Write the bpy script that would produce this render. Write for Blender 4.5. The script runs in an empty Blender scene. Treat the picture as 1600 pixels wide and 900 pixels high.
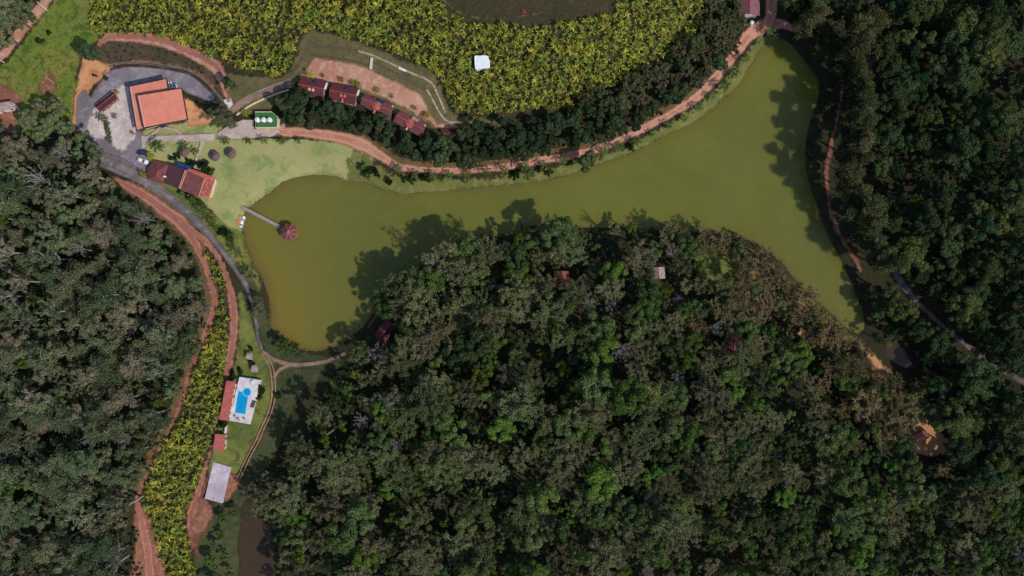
import bpy, math
import numpy as np
from mathutils import Vector
from mathutils.geometry import delaunay_2d_cdt

SC = bpy.context.scene
COL = SC.collection

# ------------------------------------------------------------------ camera, sky, sun, exposure
MPP = 0.25            # metres covered by one photograph pixel at lake level
CAM_H = 285.0         # height of the drone above the lake
cam = bpy.data.cameras.new('Camera')
cam_ob = bpy.data.objects.new('Camera', cam)
COL.objects.link(cam_ob)
cam_ob.location = (0, 0, CAM_H)
cam_ob.rotation_euler = (0, 0, 0)
cam.sensor_width = 36
cam.lens = 18.0 / (800 * MPP / CAM_H)
cam.clip_start = 1.0
cam.clip_end = 6000
SC.camera = cam_ob

SUN_EL = math.radians(44)
SUN_DIR = np.array([0.84, -0.54])            # where the sun stands, seen from above
SUN_DIR = SUN_DIR / np.linalg.norm(SUN_DIR)
wd = bpy.data.worlds.new('World')
SC.world = wd
wd.use_nodes = True
nt = wd.node_tree
bg = nt.nodes['Background']
sky = nt.nodes.new('ShaderNodeTexSky')
sky.sky_type = 'NISHITA'
sky.sun_disc = False
sky.sun_elevation = SUN_EL
sky.sun_rotation = math.atan2(SUN_DIR[0], SUN_DIR[1])
nt.links.new(sky.outputs[0], bg.inputs[0])
bg.inputs[1].default_value = 0.12
sun = bpy.data.lights.new('Sun', 'SUN')
sun.energy = 3.15
sun.angle = math.radians(0.53)
sun.color = (1.0, 0.94, 0.86)
sun_ob = bpy.data.objects.new('Sun', sun)
COL.objects.link(sun_ob)
sun_ob.location = (120, -80, 200)
sun_ob.rotation_euler = Vector((-SUN_DIR[0] * math.cos(SUN_EL), -SUN_DIR[1] * math.cos(SUN_EL),
                                -math.sin(SUN_EL))).to_track_quat('-Z', 'Y').to_euler()
SC.view_settings.view_transform = 'Standard'
SC.view_settings.look = 'None'
SC.view_settings.exposure = 0.0
SC.view_settings.gamma = 1.0
try:
    SC.cycles.max_bounces = 5
    SC.cycles.diffuse_bounces = 2
    SC.cycles.transparent_max_bounces = 12
    SC.cycles.caustics_reflective = False
    SC.cycles.caustics_refractive = False
except Exception:
    pass

RNG = np.random.default_rng(7)

# ------------------------------------------------------------------ small maths
def smooth(a, b, x):
    t = np.clip((x - a) / (b - a), 0, 1)
    return t * t * (3 - 2 * t)

def px2w0(pts):
    p = np.asarray(pts, float)
    return np.stack([(p[:, 0] - 800) * MPP, (450 - p[:, 1]) * MPP], 1)

def catmull(pts, step, closed):
    p = np.asarray(pts, float)
    n = len(p)
    out = []
    rng_i = range(n) if closed else range(n - 1)
    for i in rng_i:
        if closed:
            p0, p1, p2, p3 = p[(i - 1) % n], p[i], p[(i + 1) % n], p[(i + 2) % n]
        else:
            p0, p1, p2, p3 = p[max(i - 1, 0)], p[i], p[i + 1], p[min(i + 2, n - 1)]
        k = max(1, int(np.linalg.norm((p2 - p1)[:2]) / step))
        for j in range(k):
            t = j / k
            out.append(0.5 * ((2 * p1) + (-p0 + p2) * t + (2 * p0 - 5 * p1 + 4 * p2 - p3) * t * t
                              + (-p0 + 3 * p1 - 3 * p2 + p3) * t ** 3))
    if not closed:
        out.append(p[-1])
    return np.array(out)

def inside(poly, x, y):
    x = np.asarray(x, float); y = np.asarray(y, float)
    r = np.zeros(x.shape, bool)
    n = len(poly)
    for i in range(n):
        x0, y0 = poly[i]; x1, y1 = poly[(i + 1) % n]
        if y0 == y1:
            continue
        c = ((y0 > y) != (y1 > y)) & (x < (x1 - x0) * (y - y0) / (y1 - y0) + x0)
        r ^= c
    return r

def dist_poly(poly, x, y, closed=True):
    x = np.asarray(x, float); y = np.asarray(y, float)
    d2 = np.full(x.shape, 1e18)
    n = len(poly)
    for i in range(n if closed else n - 1):
        ax, ay = poly[i]; bx, by = poly[(i + 1) % n]
        dx, dy = bx - ax, by - ay
        L = dx * dx + dy * dy + 1e-12
        t = np.clip(((x - ax) * dx + (y - ay) * dy) / L, 0, 1)
        d2 = np.minimum(d2, (x - ax - t * dx) ** 2 + (y - ay - t * dy) ** 2)
    return np.sqrt(d2)

def vnoise(x, y, seed=0):
    """cheap smooth value noise, 0..1"""
    xi = np.floor(x).astype(int); yi = np.floor(y).astype(int)
    fx = x - xi; fy = y - yi
    fx = fx * fx * (3 - 2 * fx); fy = fy * fy * (3 - 2 * fy)
    def hsh(a, b):
        h = np.sin(a * 127.1 + b * 311.7 + seed * 74.7) * 43758.5453
        return h - np.floor(h)
    return ((hsh(xi, yi) * (1 - fx) + hsh(xi + 1, yi) * fx) * (1 - fy)
            + (hsh(xi, yi + 1) * (1 - fx) + hsh(xi + 1, yi + 1) * fx) * fy)

# ------------------------------------------------------------------ the water outline and the terrain
LAKE_PX = [(383, 327), (400, 314), (425, 297), (440, 283), (462, 276), (495, 272), (528, 275), (540, 281), (572, 283),
           (590, 291), (612, 299), (630, 302), (660, 299), (700, 297), (745, 293), (780, 289), (805, 288), (830, 283),
           (870, 277), (905, 265), (930, 258), (950, 251), (980, 240), (1010, 226), (1030, 215), (1060, 201), (1085, 188),
           (1110, 170), (1135, 149), (1150, 135), (1165, 112), (1180, 90), (1195, 71), (1214, 60), (1230, 64), (1244, 77),
           (1256, 92), (1268, 108), (1280, 128), (1276, 160), (1266, 190), (1260, 215), (1258, 240), (1262, 275),
           (1273, 310), (1284, 342), (1296, 372), (1312, 402), (1326, 432), (1340, 465), (1350, 495), (1351, 515),
           (1340, 522), (1322, 512), (1300, 492), (1270, 466), (1245, 440), (1225, 415), (1205, 396), (1180, 380),
           (1150, 370), (1100, 364), (1030, 360), (980, 356), (900, 356), (830, 362), (770, 372), (720, 388), (680, 406),
           (645, 430), (615, 450), (595, 472), (580, 494), (562, 516), (538, 533), (515, 545), (490, 549), (465, 545),
           (445, 535), (428, 520), (420, 508), (422, 490), (420, 470), (412, 440), (400, 420), (390, 400), (384, 380),
           (379, 360), (377, 343)]
POND_PX = [(375, 812), (392, 803), (416, 815), (428, 850), (430, 905), (432, 945), (378, 945), (371, 905), (373, 880), (368, 858), (372, 834)]
CREEK_PX = [(1381, 542), (1400, 538), (1418, 548), (1438, 566), (1432, 578), (1408, 572), (1390, 562)]
LAKE = catmull(px2w0(LAKE_PX), 3.0, True)
POND = catmull(px2w0(POND_PX), 4.0, True)
CREEK = catmull(px2w0(CREEK_PX), 3.0, True)

def sdf_water(x, y):
    d = dist_poly(LAKE, x, y)
    d = np.where(inside(LAKE, x, y), -d, d)
    for P in (POND, CREEK):
        e = dist_poly(P, x, y)
        e = np.where(inside(P, x, y), -e, e)
        d = np.minimum(d, e)
    return d

HILLS = [(37, -75, 13, 58), (-250, -70, 15, 70), (260, 20, 15, 70), (20, 150, 15, 62), (-230, 120, 3, 40)]

def H(x, y):
    x = np.asarray(x, float); y = np.asarray(y, float)
    d = sdf_water(x, y)
    h = np.where(d < 0, np.maximum(d * 0.45, -1.6), 1.3 * (1 - np.exp(-d * 0.42 / 1.3)))
    hill = np.zeros_like(h)
    for hx, hy, a, s in HILLS:
        hill += a * np.exp(-((x - hx) ** 2 + (y - hy) ** 2) / (2 * s * s))
    far = np.hypot(x, y)
    h = h + smooth(2, 45, d) * hill + smooth(300, 900, far) * 12 * (vnoise(x / 300, y / 300, 3))
    return h

def WZ(px, py, z):
    """world point seen at photograph pixel (px, py) at height z"""
    s = MPP * (CAM_H - z) / CAM_H
    return np.array([(px - 800) * s, (450 - py) * s, z])

def ground_at(px, py, up=0.0):
    """world ground points whose spot 'up' metres above the ground is seen at these pixels"""
    px = np.asarray(px, float); py = np.asarray(py, float)
    z = np.zeros(px.shape)
    for _ in range(5):
        s = MPP * (CAM_H - z - up) / CAM_H
        x = (px - 800) * s; y = (450 - py) * s
        z = H(x, y)
    return x, y, z

def G(px, py, up=0.0):
    x, y, z = ground_at(np.array([px]), np.array([py]), up)
    return np.array([x[0], y[0], z[0]])

# ------------------------------------------------------------------ mesh helpers
def mesh_np(name, v, f, mat=None, attrs=None, smooth_shade=False):
    v = np.asarray(v, np.float32); f = np.asarray(f, np.int32)
    me = bpy.data.meshes.new(name)
    n, k = len(f), f.shape[1]
    me.vertices.add(len(v)); me.vertices.foreach_set('co', v.ravel())
    me.loops.add(n * k); me.loops.foreach_set('vertex_index', f.ravel())
    me.polygons.add(n)
    me.polygons.foreach_set('loop_start', np.arange(0, n * k, k, dtype=np.int32))
    me.polygons.foreach_set('loop_total', np.full(n, k, np.int32))
    if smooth_shade:
        me.polygons.foreach_set('use_smooth', np.ones(n, bool))
    if attrs:
        for an, av in attrs.items():
            a = me.attributes.new(an, 'FLOAT', 'POINT')
            a.data.foreach_set('value', np.asarray(av, np.float32))
    me.update(calc_edges=True)
    if mat:
        me.materials.append(mat)
    return me

class MB:
    """collects simple solids; build() links them as one mesh object"""
    def __init__(self):
        self.v = []; self.f = []
    def add(self, v, f):
        o = len(self.v)
        self.v += [tuple(map(float, p)) for p in v]
        self.f += [tuple(i + o for i in q) for q in f]
        return self
    def prism(self, poly, z0, z1):
        n = len(poly)
        z0 = [z0] * n if np.isscalar(z0) else list(z0)
        z1 = [z1] * n if np.isscalar(z1) else list(z1)
        a = sum(poly[i][0] * poly[(i + 1) % n][1] - poly[(i + 1) % n][0] * poly[i][1] for i in range(n))
        if a < 0:
            poly = list(poly)[::-1]; z0 = z0[::-1]; z1 = z1[::-1]
        v = [(p[0], p[1], z) for p, z in zip(poly, z0)] + [(p[0], p[1], z) for p, z in zip(poly, z1)]
        f = [tuple(range(n))[::-1], tuple(range(n, 2 * n))]
        f += [(i, (i + 1) % n, n + (i + 1) % n, n + i) for i in range(n)]
        return self.add(v, f)
    def slab(self, pts, t):
        """polygon of 3-D points, thickened downwards by t"""
        n = len(pts)
        a = sum(pts[i][0] * pts[(i + 1) % n][1] - pts[(i + 1) % n][0] * pts[i][1] for i in range(n))
        if a < 0:
            pts = list(pts)[::-1]
        v = [(p[0], p[1], p[2] - t) for p in pts] + [tuple(p) for p in pts]
        f = [tuple(range(n))[::-1], tuple(range(n, 2 * n))]
        f += [(i, (i + 1) % n, n + (i + 1) % n, n + i) for i in range(n)]
        return self.add(v, f)
    def box(self, c, u, v, w):
        c, u, v, w = (np.asarray(q, float) for q in (c, u, v, w))
        vs = [c + a * u + b * v + d * w for d in (-1, 1) for b in (-1, 1) for a in (-1, 1)]
        return self.add(vs, [(0, 2, 3, 1), (4, 5, 7, 6), (0, 1, 5, 4), (1, 3, 7, 5), (3, 2, 6, 7), (2, 0, 4, 6)])
    def tube(self, path, rad, sides=6, cap=True):
        path = [np.asarray(p, float) for p in path]
        n = len(path)
        o = len(self.v); v = []; f = []
        for i, p in enumerate(path):
            d = path[min(i + 1, n - 1)] - path[max(i - 1, 0)]
            d = d / (np.linalg.norm(d) + 1e-9)
            a = np.cross(d, (0, 0, 1) if abs(d[2]) < 0.9 else (1, 0, 0)); a /= np.linalg.norm(a)
            b = np.cross(d, a)
            r = rad[i] if not np.isscalar(rad) else rad
            for k in range(sides):
                t = 2 * math.pi * k / sides
                v.append(p + r * (math.cos(t) * a + math.sin(t) * b))
        for i in range(n - 1):
            for k in range(sides):
                k2 = (k + 1) % sides
                f.append((i * sides + k, i * sides + k2, (i + 1) * sides + k2, (i + 1) * sides + k))
        if cap:
            f.append(tuple(range(sides))[::-1]); f.append(tuple((n - 1) * sides + k for k in range(sides)))
        return self.add(v, f)
    def lathe(self, c, prof, sides=12):
        v = []; f = []
        m = len(prof)
        for r, z in prof:
            for k in range(sides):
                t = 2 * math.pi * k / sides
                v.append((c[0] + r * math.cos(t), c[1] + r * math.sin(t), c[2] + z))
        for i in range(m - 1):
            for k in range(sides):
                k2 = (k + 1) % sides
                f.append((i * sides + k, i * sides + k2, (i + 1) * sides + k2, (i + 1) * sides + k))
        f.append(tuple(range(sides))[::-1]); f.append(tuple((m - 1) * sides + k for k in range(sides)))
        return self.add(v, f)
    def mesh(self, name, mat, loc=(0, 0, 0)):
        me = bpy.data.meshes.new(name)
        l = np.asarray(loc, float)
        me.from_pydata([tuple(np.asarray(p) - l) for p in self.v], [], self.f)
        me.update()
        me.materials.append(mat)
        return me
    def build(self, name, mat, parent=None):
        loc = (0, 0, 0)
        if parent is not None:
            loc = root_loc(parent)
        o = bpy.data.objects.new(name, self.mesh(name, mat, loc))
        COL.objects.link(o)
        if parent is not None:
            o.parent = parent
        return o

def root_loc(o):
    while o.parent:
        o = o.parent
    return np.array(o.location)

def tag(o, label=None, cat=None, group=None, kind=None):
    if label: o['label'] = label
    if cat: o['category'] = cat
    if group: o['group'] = group
    if kind: o['kind'] = kind
    return o

def thing(name, loc, label, cat, group=None):
    o = bpy.data.objects.new(name, None)
    o.empty_display_size = 0.5
    COL.objects.link(o)
    o.location = tuple(float(c) for c in loc)
    return tag(o, label, cat, group)

def link_mesh(name, me, parent=None, loc=(0, 0, 0)):
    o = bpy.data.objects.new(name, me)
    COL.objects.link(o)
    o.location = loc
    if parent is not None:
        o.parent = parent
    return o

# ------------------------------------------------------------------ materials
def new_mat(name):
    m = bpy.data.materials.new(name)
    m.use_nodes = True
    n = m.node_tree
    n.nodes.clear()
    out = n.nodes.new('ShaderNodeOutputMaterial')
    return m, n, out

def mixc(n, fac, a, b):
    x = n.nodes.new('ShaderNodeMix'); x.data_type = 'RGBA'
    for i, val in ((0, fac), (6, a), (7, b)):
        s = x.inputs[i]
        if isinstance(val, bpy.types.NodeSocket):
            n.links.new(val, s)
        elif i == 0:
            s.default_value = val
        else:
            s.default_value = (*val, 1) if len(val) == 3 else val
    return x.outputs[2]

def math_n(n, op, a, b=0.0, clamp=False):
    x = n.nodes.new('ShaderNodeMath'); x.operation = op; x.use_clamp = clamp
    for i, val in ((0, a), (1, b)):
        if isinstance(val, bpy.types.NodeSocket):
            n.links.new(val, x.inputs[i])
        else:
            x.inputs[i].default_value = val
    return x.outputs[0]

def noise_n(n, scale, detail=4, rough=0.55, vec=None, dist=0.0):
    x = n.nodes.new('ShaderNodeTexNoise')
    x.inputs['Scale'].default_value = scale
    x.inputs['Detail'].default_value = detail
    x.inputs['Roughness'].default_value = rough
    x.inputs['Distortion'].default_value = dist
    if vec is not None:
        n.links.new(vec, x.inputs['Vector'])
    return x.outputs[0]

def ramp_n(n, fac, lo, hi):
    x = n.nodes.new('ShaderNodeMapRange')
    x.interpolation_type = 'SMOOTHSTEP'
    n.links.new(fac, x.inputs[0])
    x.inputs[1].default_value = lo; x.inputs[2].default_value = hi
    return x.outputs[0]

def pos_n(n):
    return n.nodes.new('ShaderNodeNewGeometry').outputs['Position']

def attr_n(n, name):
    a = n.nodes.new('ShaderNodeAttribute'); a.attribute_name = name
    return a.outputs['Fac']

def lin(r, g, b):
    return tuple((c / 255 / 12.92 if c / 255 <= 0.04045 else ((c / 255 + 0.055) / 1.055) ** 2.4) for c in (r, g, b))

def ground_mat(name, c1, c2, c3, s1=0.06, s2=0.35, fade=None, ruts=None, bump=0.4, s3=2.2, speck=0.5, rough=0.95):
    """broad patches c1/c2, smaller c3 blotches, fine speckle; fade = ragged edge width in metres"""
    m, n, out = new_mat(name)
    p = pos_n(n)
    broad = ramp_n(n, noise_n(n, s1, 3, 0.6, p, 0.6), 0.38, 0.62)
    mid = ramp_n(n, noise_n(n, s2, 5, 0.65, p, 0.4), 0.46, 0.66)
    col = mixc(n, broad, c1, c2)
    col = mixc(n, mid, col, c3)
    fine = noise_n(n, s3, 3, 0.7, p)
    v = math_n(n, 'MULTIPLY_ADD', fine, speck * 2)
    v.node.inputs[2].default_value = 1.0 - speck
    hsv = n.nodes.new('ShaderNodeHueSaturation')
    n.links.new(v, hsv.inputs['Value']); n.links.new(col, hsv.inputs['Color'])
    col = hsv.outputs[0]
    if ruts:
        a = attr_n(n, 'across')
        t = math_n(n, 'ABSOLUTE', a)
        t = math_n(n, 'SUBTRACT', t, 0.5)
        t = math_n(n, 'ABSOLUTE', t)
        wob = math_n(n, 'MULTIPLY', noise_n(n, 0.4, 3, 0.6, p), 0.35)
        t = math_n(n, 'ADD', t, wob)
        col = mixc(n, ramp_n(n, t, ruts[1], ruts[2]), ruts[0], col)
    b = n.nodes.new('ShaderNodeBsdfPrincipled')
    n.links.new(col, b.inputs['Base Color'])
    b.inputs['Roughness'].default_value = rough
    b.inputs['Specular IOR Level'].default_value = 0.15
    if bump:
        bp = n.nodes.new('ShaderNodeBump')
        bp.inputs['Strength'].default_value = bump
        bp.inputs['Distance'].default_value = 0.5
        n.links.new(fine, bp.inputs['Height'])
        n.links.new(bp.outputs[0], b.inputs['Normal'])
    surf = b.outputs[0]
    if fade:
        e = attr_n(n, 'edge')
        nz = noise_n(n, 0.45, 6, 0.72, p)
        nz = math_n(n, 'MULTIPLY', ramp_n(n, nz, 0.25, 0.75), fade)
        d = math_n(n, 'SUBTRACT', e, nz)
        d = math_n(n, 'MULTIPLY_ADD', d, 1.1 if fade > 0.3 else 3.0, True)
        d.node.inputs[2].default_value = 0.5
        tr = n.nodes.new('ShaderNodeBsdfTransparent')
        mx = n.nodes.new('ShaderNodeMixShader')
        n.links.new(d, mx.inputs[0]); n.links.new(tr.outputs[0], mx.inputs[1]); n.links.new(surf, mx.inputs[2])
        surf = mx.outputs[0]
    n.links.new(surf, out.inputs[0])
    return m

def plain_mat(name, c, c2=None, scale=1.2, rough=0.7, spec=0.3, bump=0.0, ridge=None, lo=0.4, hi=0.7):
    """plain coloured surface with weathering blotches; ridge=(axis vector, pitch, strength) gives ribs or tile courses"""
    m, n, out = new_mat(name)
    p = pos_n(n)
    c2 = c2 or tuple(x * 0.8 for x in c)
    col = mixc(n, ramp_n(n, noise_n(n, scale, 5, 0.65, p), lo, hi), c, c2)
    wv = math_n(n, 'MULTIPLY_ADD', noise_n(n, 0.55, 6, 0.75, p, 1.2), 0.7); wv.node.inputs[2].default_value = 0.65
    wh = n.nodes.new('ShaderNodeHueSaturation')
    n.links.new(wv, wh.inputs['Value']); n.links.new(col, wh.inputs['Color'])
    col = wh.outputs[0]
    b = n.nodes.new('ShaderNodeBsdfPrincipled')
    b.inputs['Roughness'].default_value = rough
    b.inputs['Specular IOR Level'].default_value = spec
    hgt = noise_n(n, scale * 4, 4, 0.6, p)
    if ridge:
        ax, pitch, amt = ridge
        dp = n.nodes.new('ShaderNodeVectorMath'); dp.operation = 'DOT_PRODUCT'
        n.links.new(p, dp.inputs[0]); dp.inputs[1].default_value = ax
        w = math_n(n, 'SINE', math_n(n, 'MULTIPLY', dp.outputs['Value'], 2 * math.pi / pitch))
        w = math_n(n, 'MULTIPLY_ADD', w, 0.5); w.node.inputs[2].default_value = 0.5
        col = mixc(n, math_n(n, 'MULTIPLY', w, amt), col, tuple(x * 0.45 for x in c))
        hgt = w
        bump = max(bump, 0.35)
    n.links.new(col, b.inputs['Base Color'])
    if bump:
        bp = n.nodes.new('ShaderNodeBump')
        bp.inputs['Strength'].default_value = bump
        bp.inputs['Distance'].default_value = 0.08
        n.links.new(hgt, bp.inputs['Height']); n.links.new(bp.outputs[0], b.inputs['Normal'])
    n.links.new(b.outputs[0], out.inputs[0])
    return m

def leaf_mat(name, a, b_, c=None, spread=0.55, transl=0.25, alt=None):
    """leaves: tint by tree between a and b_ (sometimes c), brightness by leaf"""
    m, n, out = new_mat(name)
    oi = n.nodes.new('ShaderNodeObjectInfo')
    geo = n.nodes.new('ShaderNodeNewGeometry')
    col = mixc(n, oi.outputs['Random'], a, b_)
    if c:
        r2 = math_n(n, 'FRACT', math_n(n, 'MULTIPLY', oi.outputs['Random'], 7.31))
        col = mixc(n, ramp_n(n, r2, 0.55, 0.95), col, c)
    if alt:
        r4 = math_n(n, 'FRACT', math_n(n, 'MULTIPLY', geo.outputs['Random Per Island'], 5.77))
        col = mixc(n, ramp_n(n, r4, 0.3, 0.9), col, alt)
    v = math_n(n, 'MULTIPLY_ADD', geo.outputs['Random Per Island'], spread * 2)
    v.node.inputs[2].default_value = 1 - spread
    r5 = math_n(n, 'FRACT', math_n(n, 'MULTIPLY', oi.outputs['Random'], 29.3))
    tv = math_n(n, 'MULTIPLY_ADD', r5, 0.7); tv.node.inputs[2].default_value = 0.68
    v = math_n(n, 'MULTIPLY', v, tv)
    hsv = n.nodes.new('ShaderNodeHueSaturation')
    r3 = math_n(n, 'FRACT', math_n(n, 'MULTIPLY', oi.outputs['Random'], 13.7))
    h = math_n(n, 'MULTIPLY_ADD', r3, 0.04); h.node.inputs[2].default_value = 0.482
    n.links.new(h, hsv.inputs['Hue'])
    n.links.new(v, hsv.inputs['Value']); n.links.new(col, hsv.inputs['Color'])
    df = n.nodes.new('ShaderNodeBsdfDiffuse'); n.links.new(hsv.outputs[0], df.inputs[0])
    tl = n.nodes.new('ShaderNodeBsdfTranslucent'); n.links.new(hsv.outputs[0], tl.inputs[0])
    mx = n.nodes.new('ShaderNodeMixShader'); mx.inputs[0].default_value = transl
    n.links.new(df.outputs[0], mx.inputs[1]); n.links.new(tl.outputs[0], mx.inputs[2])
    n.links.new(mx.outputs[0], out.inputs[0])
    return m

M = {}
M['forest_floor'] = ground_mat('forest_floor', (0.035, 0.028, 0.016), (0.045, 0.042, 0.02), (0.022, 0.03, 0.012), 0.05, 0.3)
M['lawn'] = ground_mat('lawn', lin(152, 154, 99), lin(162, 156, 106), lin(122, 138, 80), 0.05, 0.16, fade=1.0, speck=0.28, s3=1.5)
M['bank_grass'] = ground_mat('bank_grass', lin(110, 112, 60), lin(96, 104, 52), lin(128, 122, 78), 0.07, 0.3, fade=3.6, speck=0.35)
M['park_grass'] = ground_mat('park_grass', lin(122, 124, 62), lin(92, 100, 52), lin(74, 88, 44), 0.07, 0.25, fade=1.0, speck=0.35)
M['dull_grass'] = ground_mat('dull_grass', lin(70, 78, 48), lin(56, 66, 40), lin(86, 78, 56), 0.08, 0.3, fade=1.6, speck=0.4)
M['meadow'] = ground_mat('meadow', lin(104, 120, 48), lin(124, 120, 58), lin(70, 94, 40), 0.09, 0.3, fade=1.6, speck=0.45)
M['dry_grass'] = ground_mat('dry_grass', lin(112, 100, 70), lin(98, 92, 62), lin(84, 84, 52), 0.08, 0.35, fade=1.6, speck=0.35)
M['hill_grass'] = ground_mat('hill_grass', lin(92, 82, 60), lin(80, 74, 54), lin(98, 94, 62), 0.1, 0.5, fade=1.5, speck=0.45)
M['field_soil'] = ground_mat('field_soil', (0.05, 0.04, 0.022), (0.04, 0.042, 0.018), (0.07, 0.055, 0.03), 0.1, 0.5, fade=1.5)
M['red_dirt'] = ground_mat('red_dirt', lin(166, 108, 90), lin(152, 96, 82), lin(142, 100, 90), 0.1, 0.4, fade=1.5, ruts=(lin(178, 128, 114), 0.12, 0.42), speck=0.3)
M['pink_dirt'] = ground_mat('pink_dirt', lin(184, 140, 118), lin(174, 122, 100), lin(196, 156, 136), 0.08, 0.4, fade=0.9, speck=0.25)
M['shore_dirt'] = ground_mat('shore_dirt', lin(184, 132, 110), lin(178, 118, 96), lin(196, 150, 130), 0.06, 0.4, fade=0.7, ruts=(lin(200, 150, 130), 0.1, 0.45), speck=0.3)
M['rut_dirt'] = ground_mat('rut_dirt', lin(176, 130, 112), lin(160, 116, 98), lin(188, 148, 130), 0.1, 0.4, fade=0.14, speck=0.25)
M['orange_dirt'] = ground_mat('orange_dirt', lin(204, 152, 106), lin(190, 132, 92), lin(176, 120, 88), 0.1, 0.4, fade=0.9, speck=0.3)
M['bare_soil'] = ground_mat('bare_soil', lin(140, 92, 74), lin(120, 82, 66), lin(158, 112, 92), 0.1, 0.4, fade=1.6, speck=0.35)
M['verge'] = ground_mat('verge', lin(104, 86, 58), lin(90, 84, 50), lin(126, 92, 70), 0.12, 0.4, fade=2.2, speck=0.4)
M['red_bank'] = ground_mat('red_bank', lin(112, 74, 62), lin(132, 82, 66), lin(84, 62, 54), 0.1, 0.4, fade=1.8, speck=0.35)
M['dark_soil'] = ground_mat('dark_soil', lin(92, 72, 60), lin(70, 62, 48), lin(62, 68, 48), 0.12, 0.4, fade=1.4, speck=0.4)
M['warm_floor'] = ground_mat('warm_floor', lin(120, 100, 66), lin(142, 106, 76), lin(88, 88, 52), 0.06, 0.2, fade=2.5, speck=0.4)
M['asphalt'] = ground_mat('asphalt', lin(126, 118, 126), lin(112, 104, 110), lin(146, 138, 142), 0.08, 0.25, fade=0.5, speck=0.22, s3=1.0)
M['road_asphalt'] = ground_mat('road_asphalt', lin(120, 112, 112), lin(104, 96, 96), lin(146, 136, 134), 0.1, 0.3, fade=0.45, ruts=(lin(92, 84, 86), 0.05, 0.4), speck=0.25)
M['gravel'] = ground_mat('gravel', lin(196, 182, 176), lin(180, 164, 160), lin(210, 198, 194), 0.12, 0.4, fade=1.5, speck=0.28, s3=1.2)
M['concrete'] = ground_mat('concrete', lin(182, 162, 154), lin(170, 150, 144), lin(196, 178, 170), 0.1, 0.4, fade=0.15, speck=0.15)
M['track'] = ground_mat('track', lin(146, 118, 104), lin(132, 106, 92), lin(158, 134, 120), 0.1, 0.4, fade=0.5, speck=0.25)
M['sand'] = ground_mat('sand', lin(206, 148, 100), lin(190, 140, 104), lin(176, 130, 96), 0.2, 0.6, fade=1.0, speck=0.3)
M['slab'] = ground_mat('slab', lin(190, 176, 186), lin(174, 158, 172), lin(206, 200, 212), 0.12, 0.25, fade=None, speck=0.12)
M['grey_track'] = ground_mat('grey_track', lin(112, 98, 100), lin(96, 84, 86), lin(132, 116, 116), 0.1, 0.4, fade=0.8, speck=0.25)

# ------------------------------------------------------------------ ground sheet
def axis(lo, hi, step, far):
    fine = np.arange(lo, hi + 0.01, step)
    g = [5, 12, 25, 45, 80, 140, 240, 420, 800, 1500, far]
    return np.concatenate([lo - np.array(g[::-1], float), fine, hi + np.array(g, float)])

gx = axis(-225, 225, 1.25, 2600); gy = axis(-138, 138, 1.25, 2600)
XX, YY = np.meshgrid(gx, gy)
ZZ = H(XX.ravel(), YY.ravel())
nx, ny = len(gx), len(gy)
idx = np.arange(nx * ny).reshape(ny, nx)
quads = np.stack([idx[:-1, :-1], idx[:-1, 1:], idx[1:, 1:], idx[1:, :-1]], -1).reshape(-1, 4)
ground = link_mesh('ground', mesh_np('ground', np.stack([XX.ravel(), YY.ravel(), ZZ], 1), quads, M['forest_floor'], None, True))
tag(ground, kind='structure')

H_exact = H
_ZG = ZZ.reshape(ny, nx)
def H(x, y):
    """height of the finished ground sheet (bilinear on its grid)"""
    x = np.asarray(x, float); y = np.asarray(y, float)
    i = np.clip(np.searchsorted(gx, x) - 1, 0, nx - 2); j = np.clip(np.searchsorted(gy, y) - 1, 0, ny - 2)
    u = (x - gx[i]) / (gx[i + 1] - gx[i]); v = (y - gy[j]) / (gy[j + 1] - gy[j])
    return (_ZG[j, i] * (1 - u) + _ZG[j, i + 1] * u) * (1 - v) + (_ZG[j + 1, i] * (1 - u) + _ZG[j + 1, i + 1] * u) * v

_off = [0.03]
def next_off():
    _off[0] += 0.012
    return _off[0]

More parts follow.
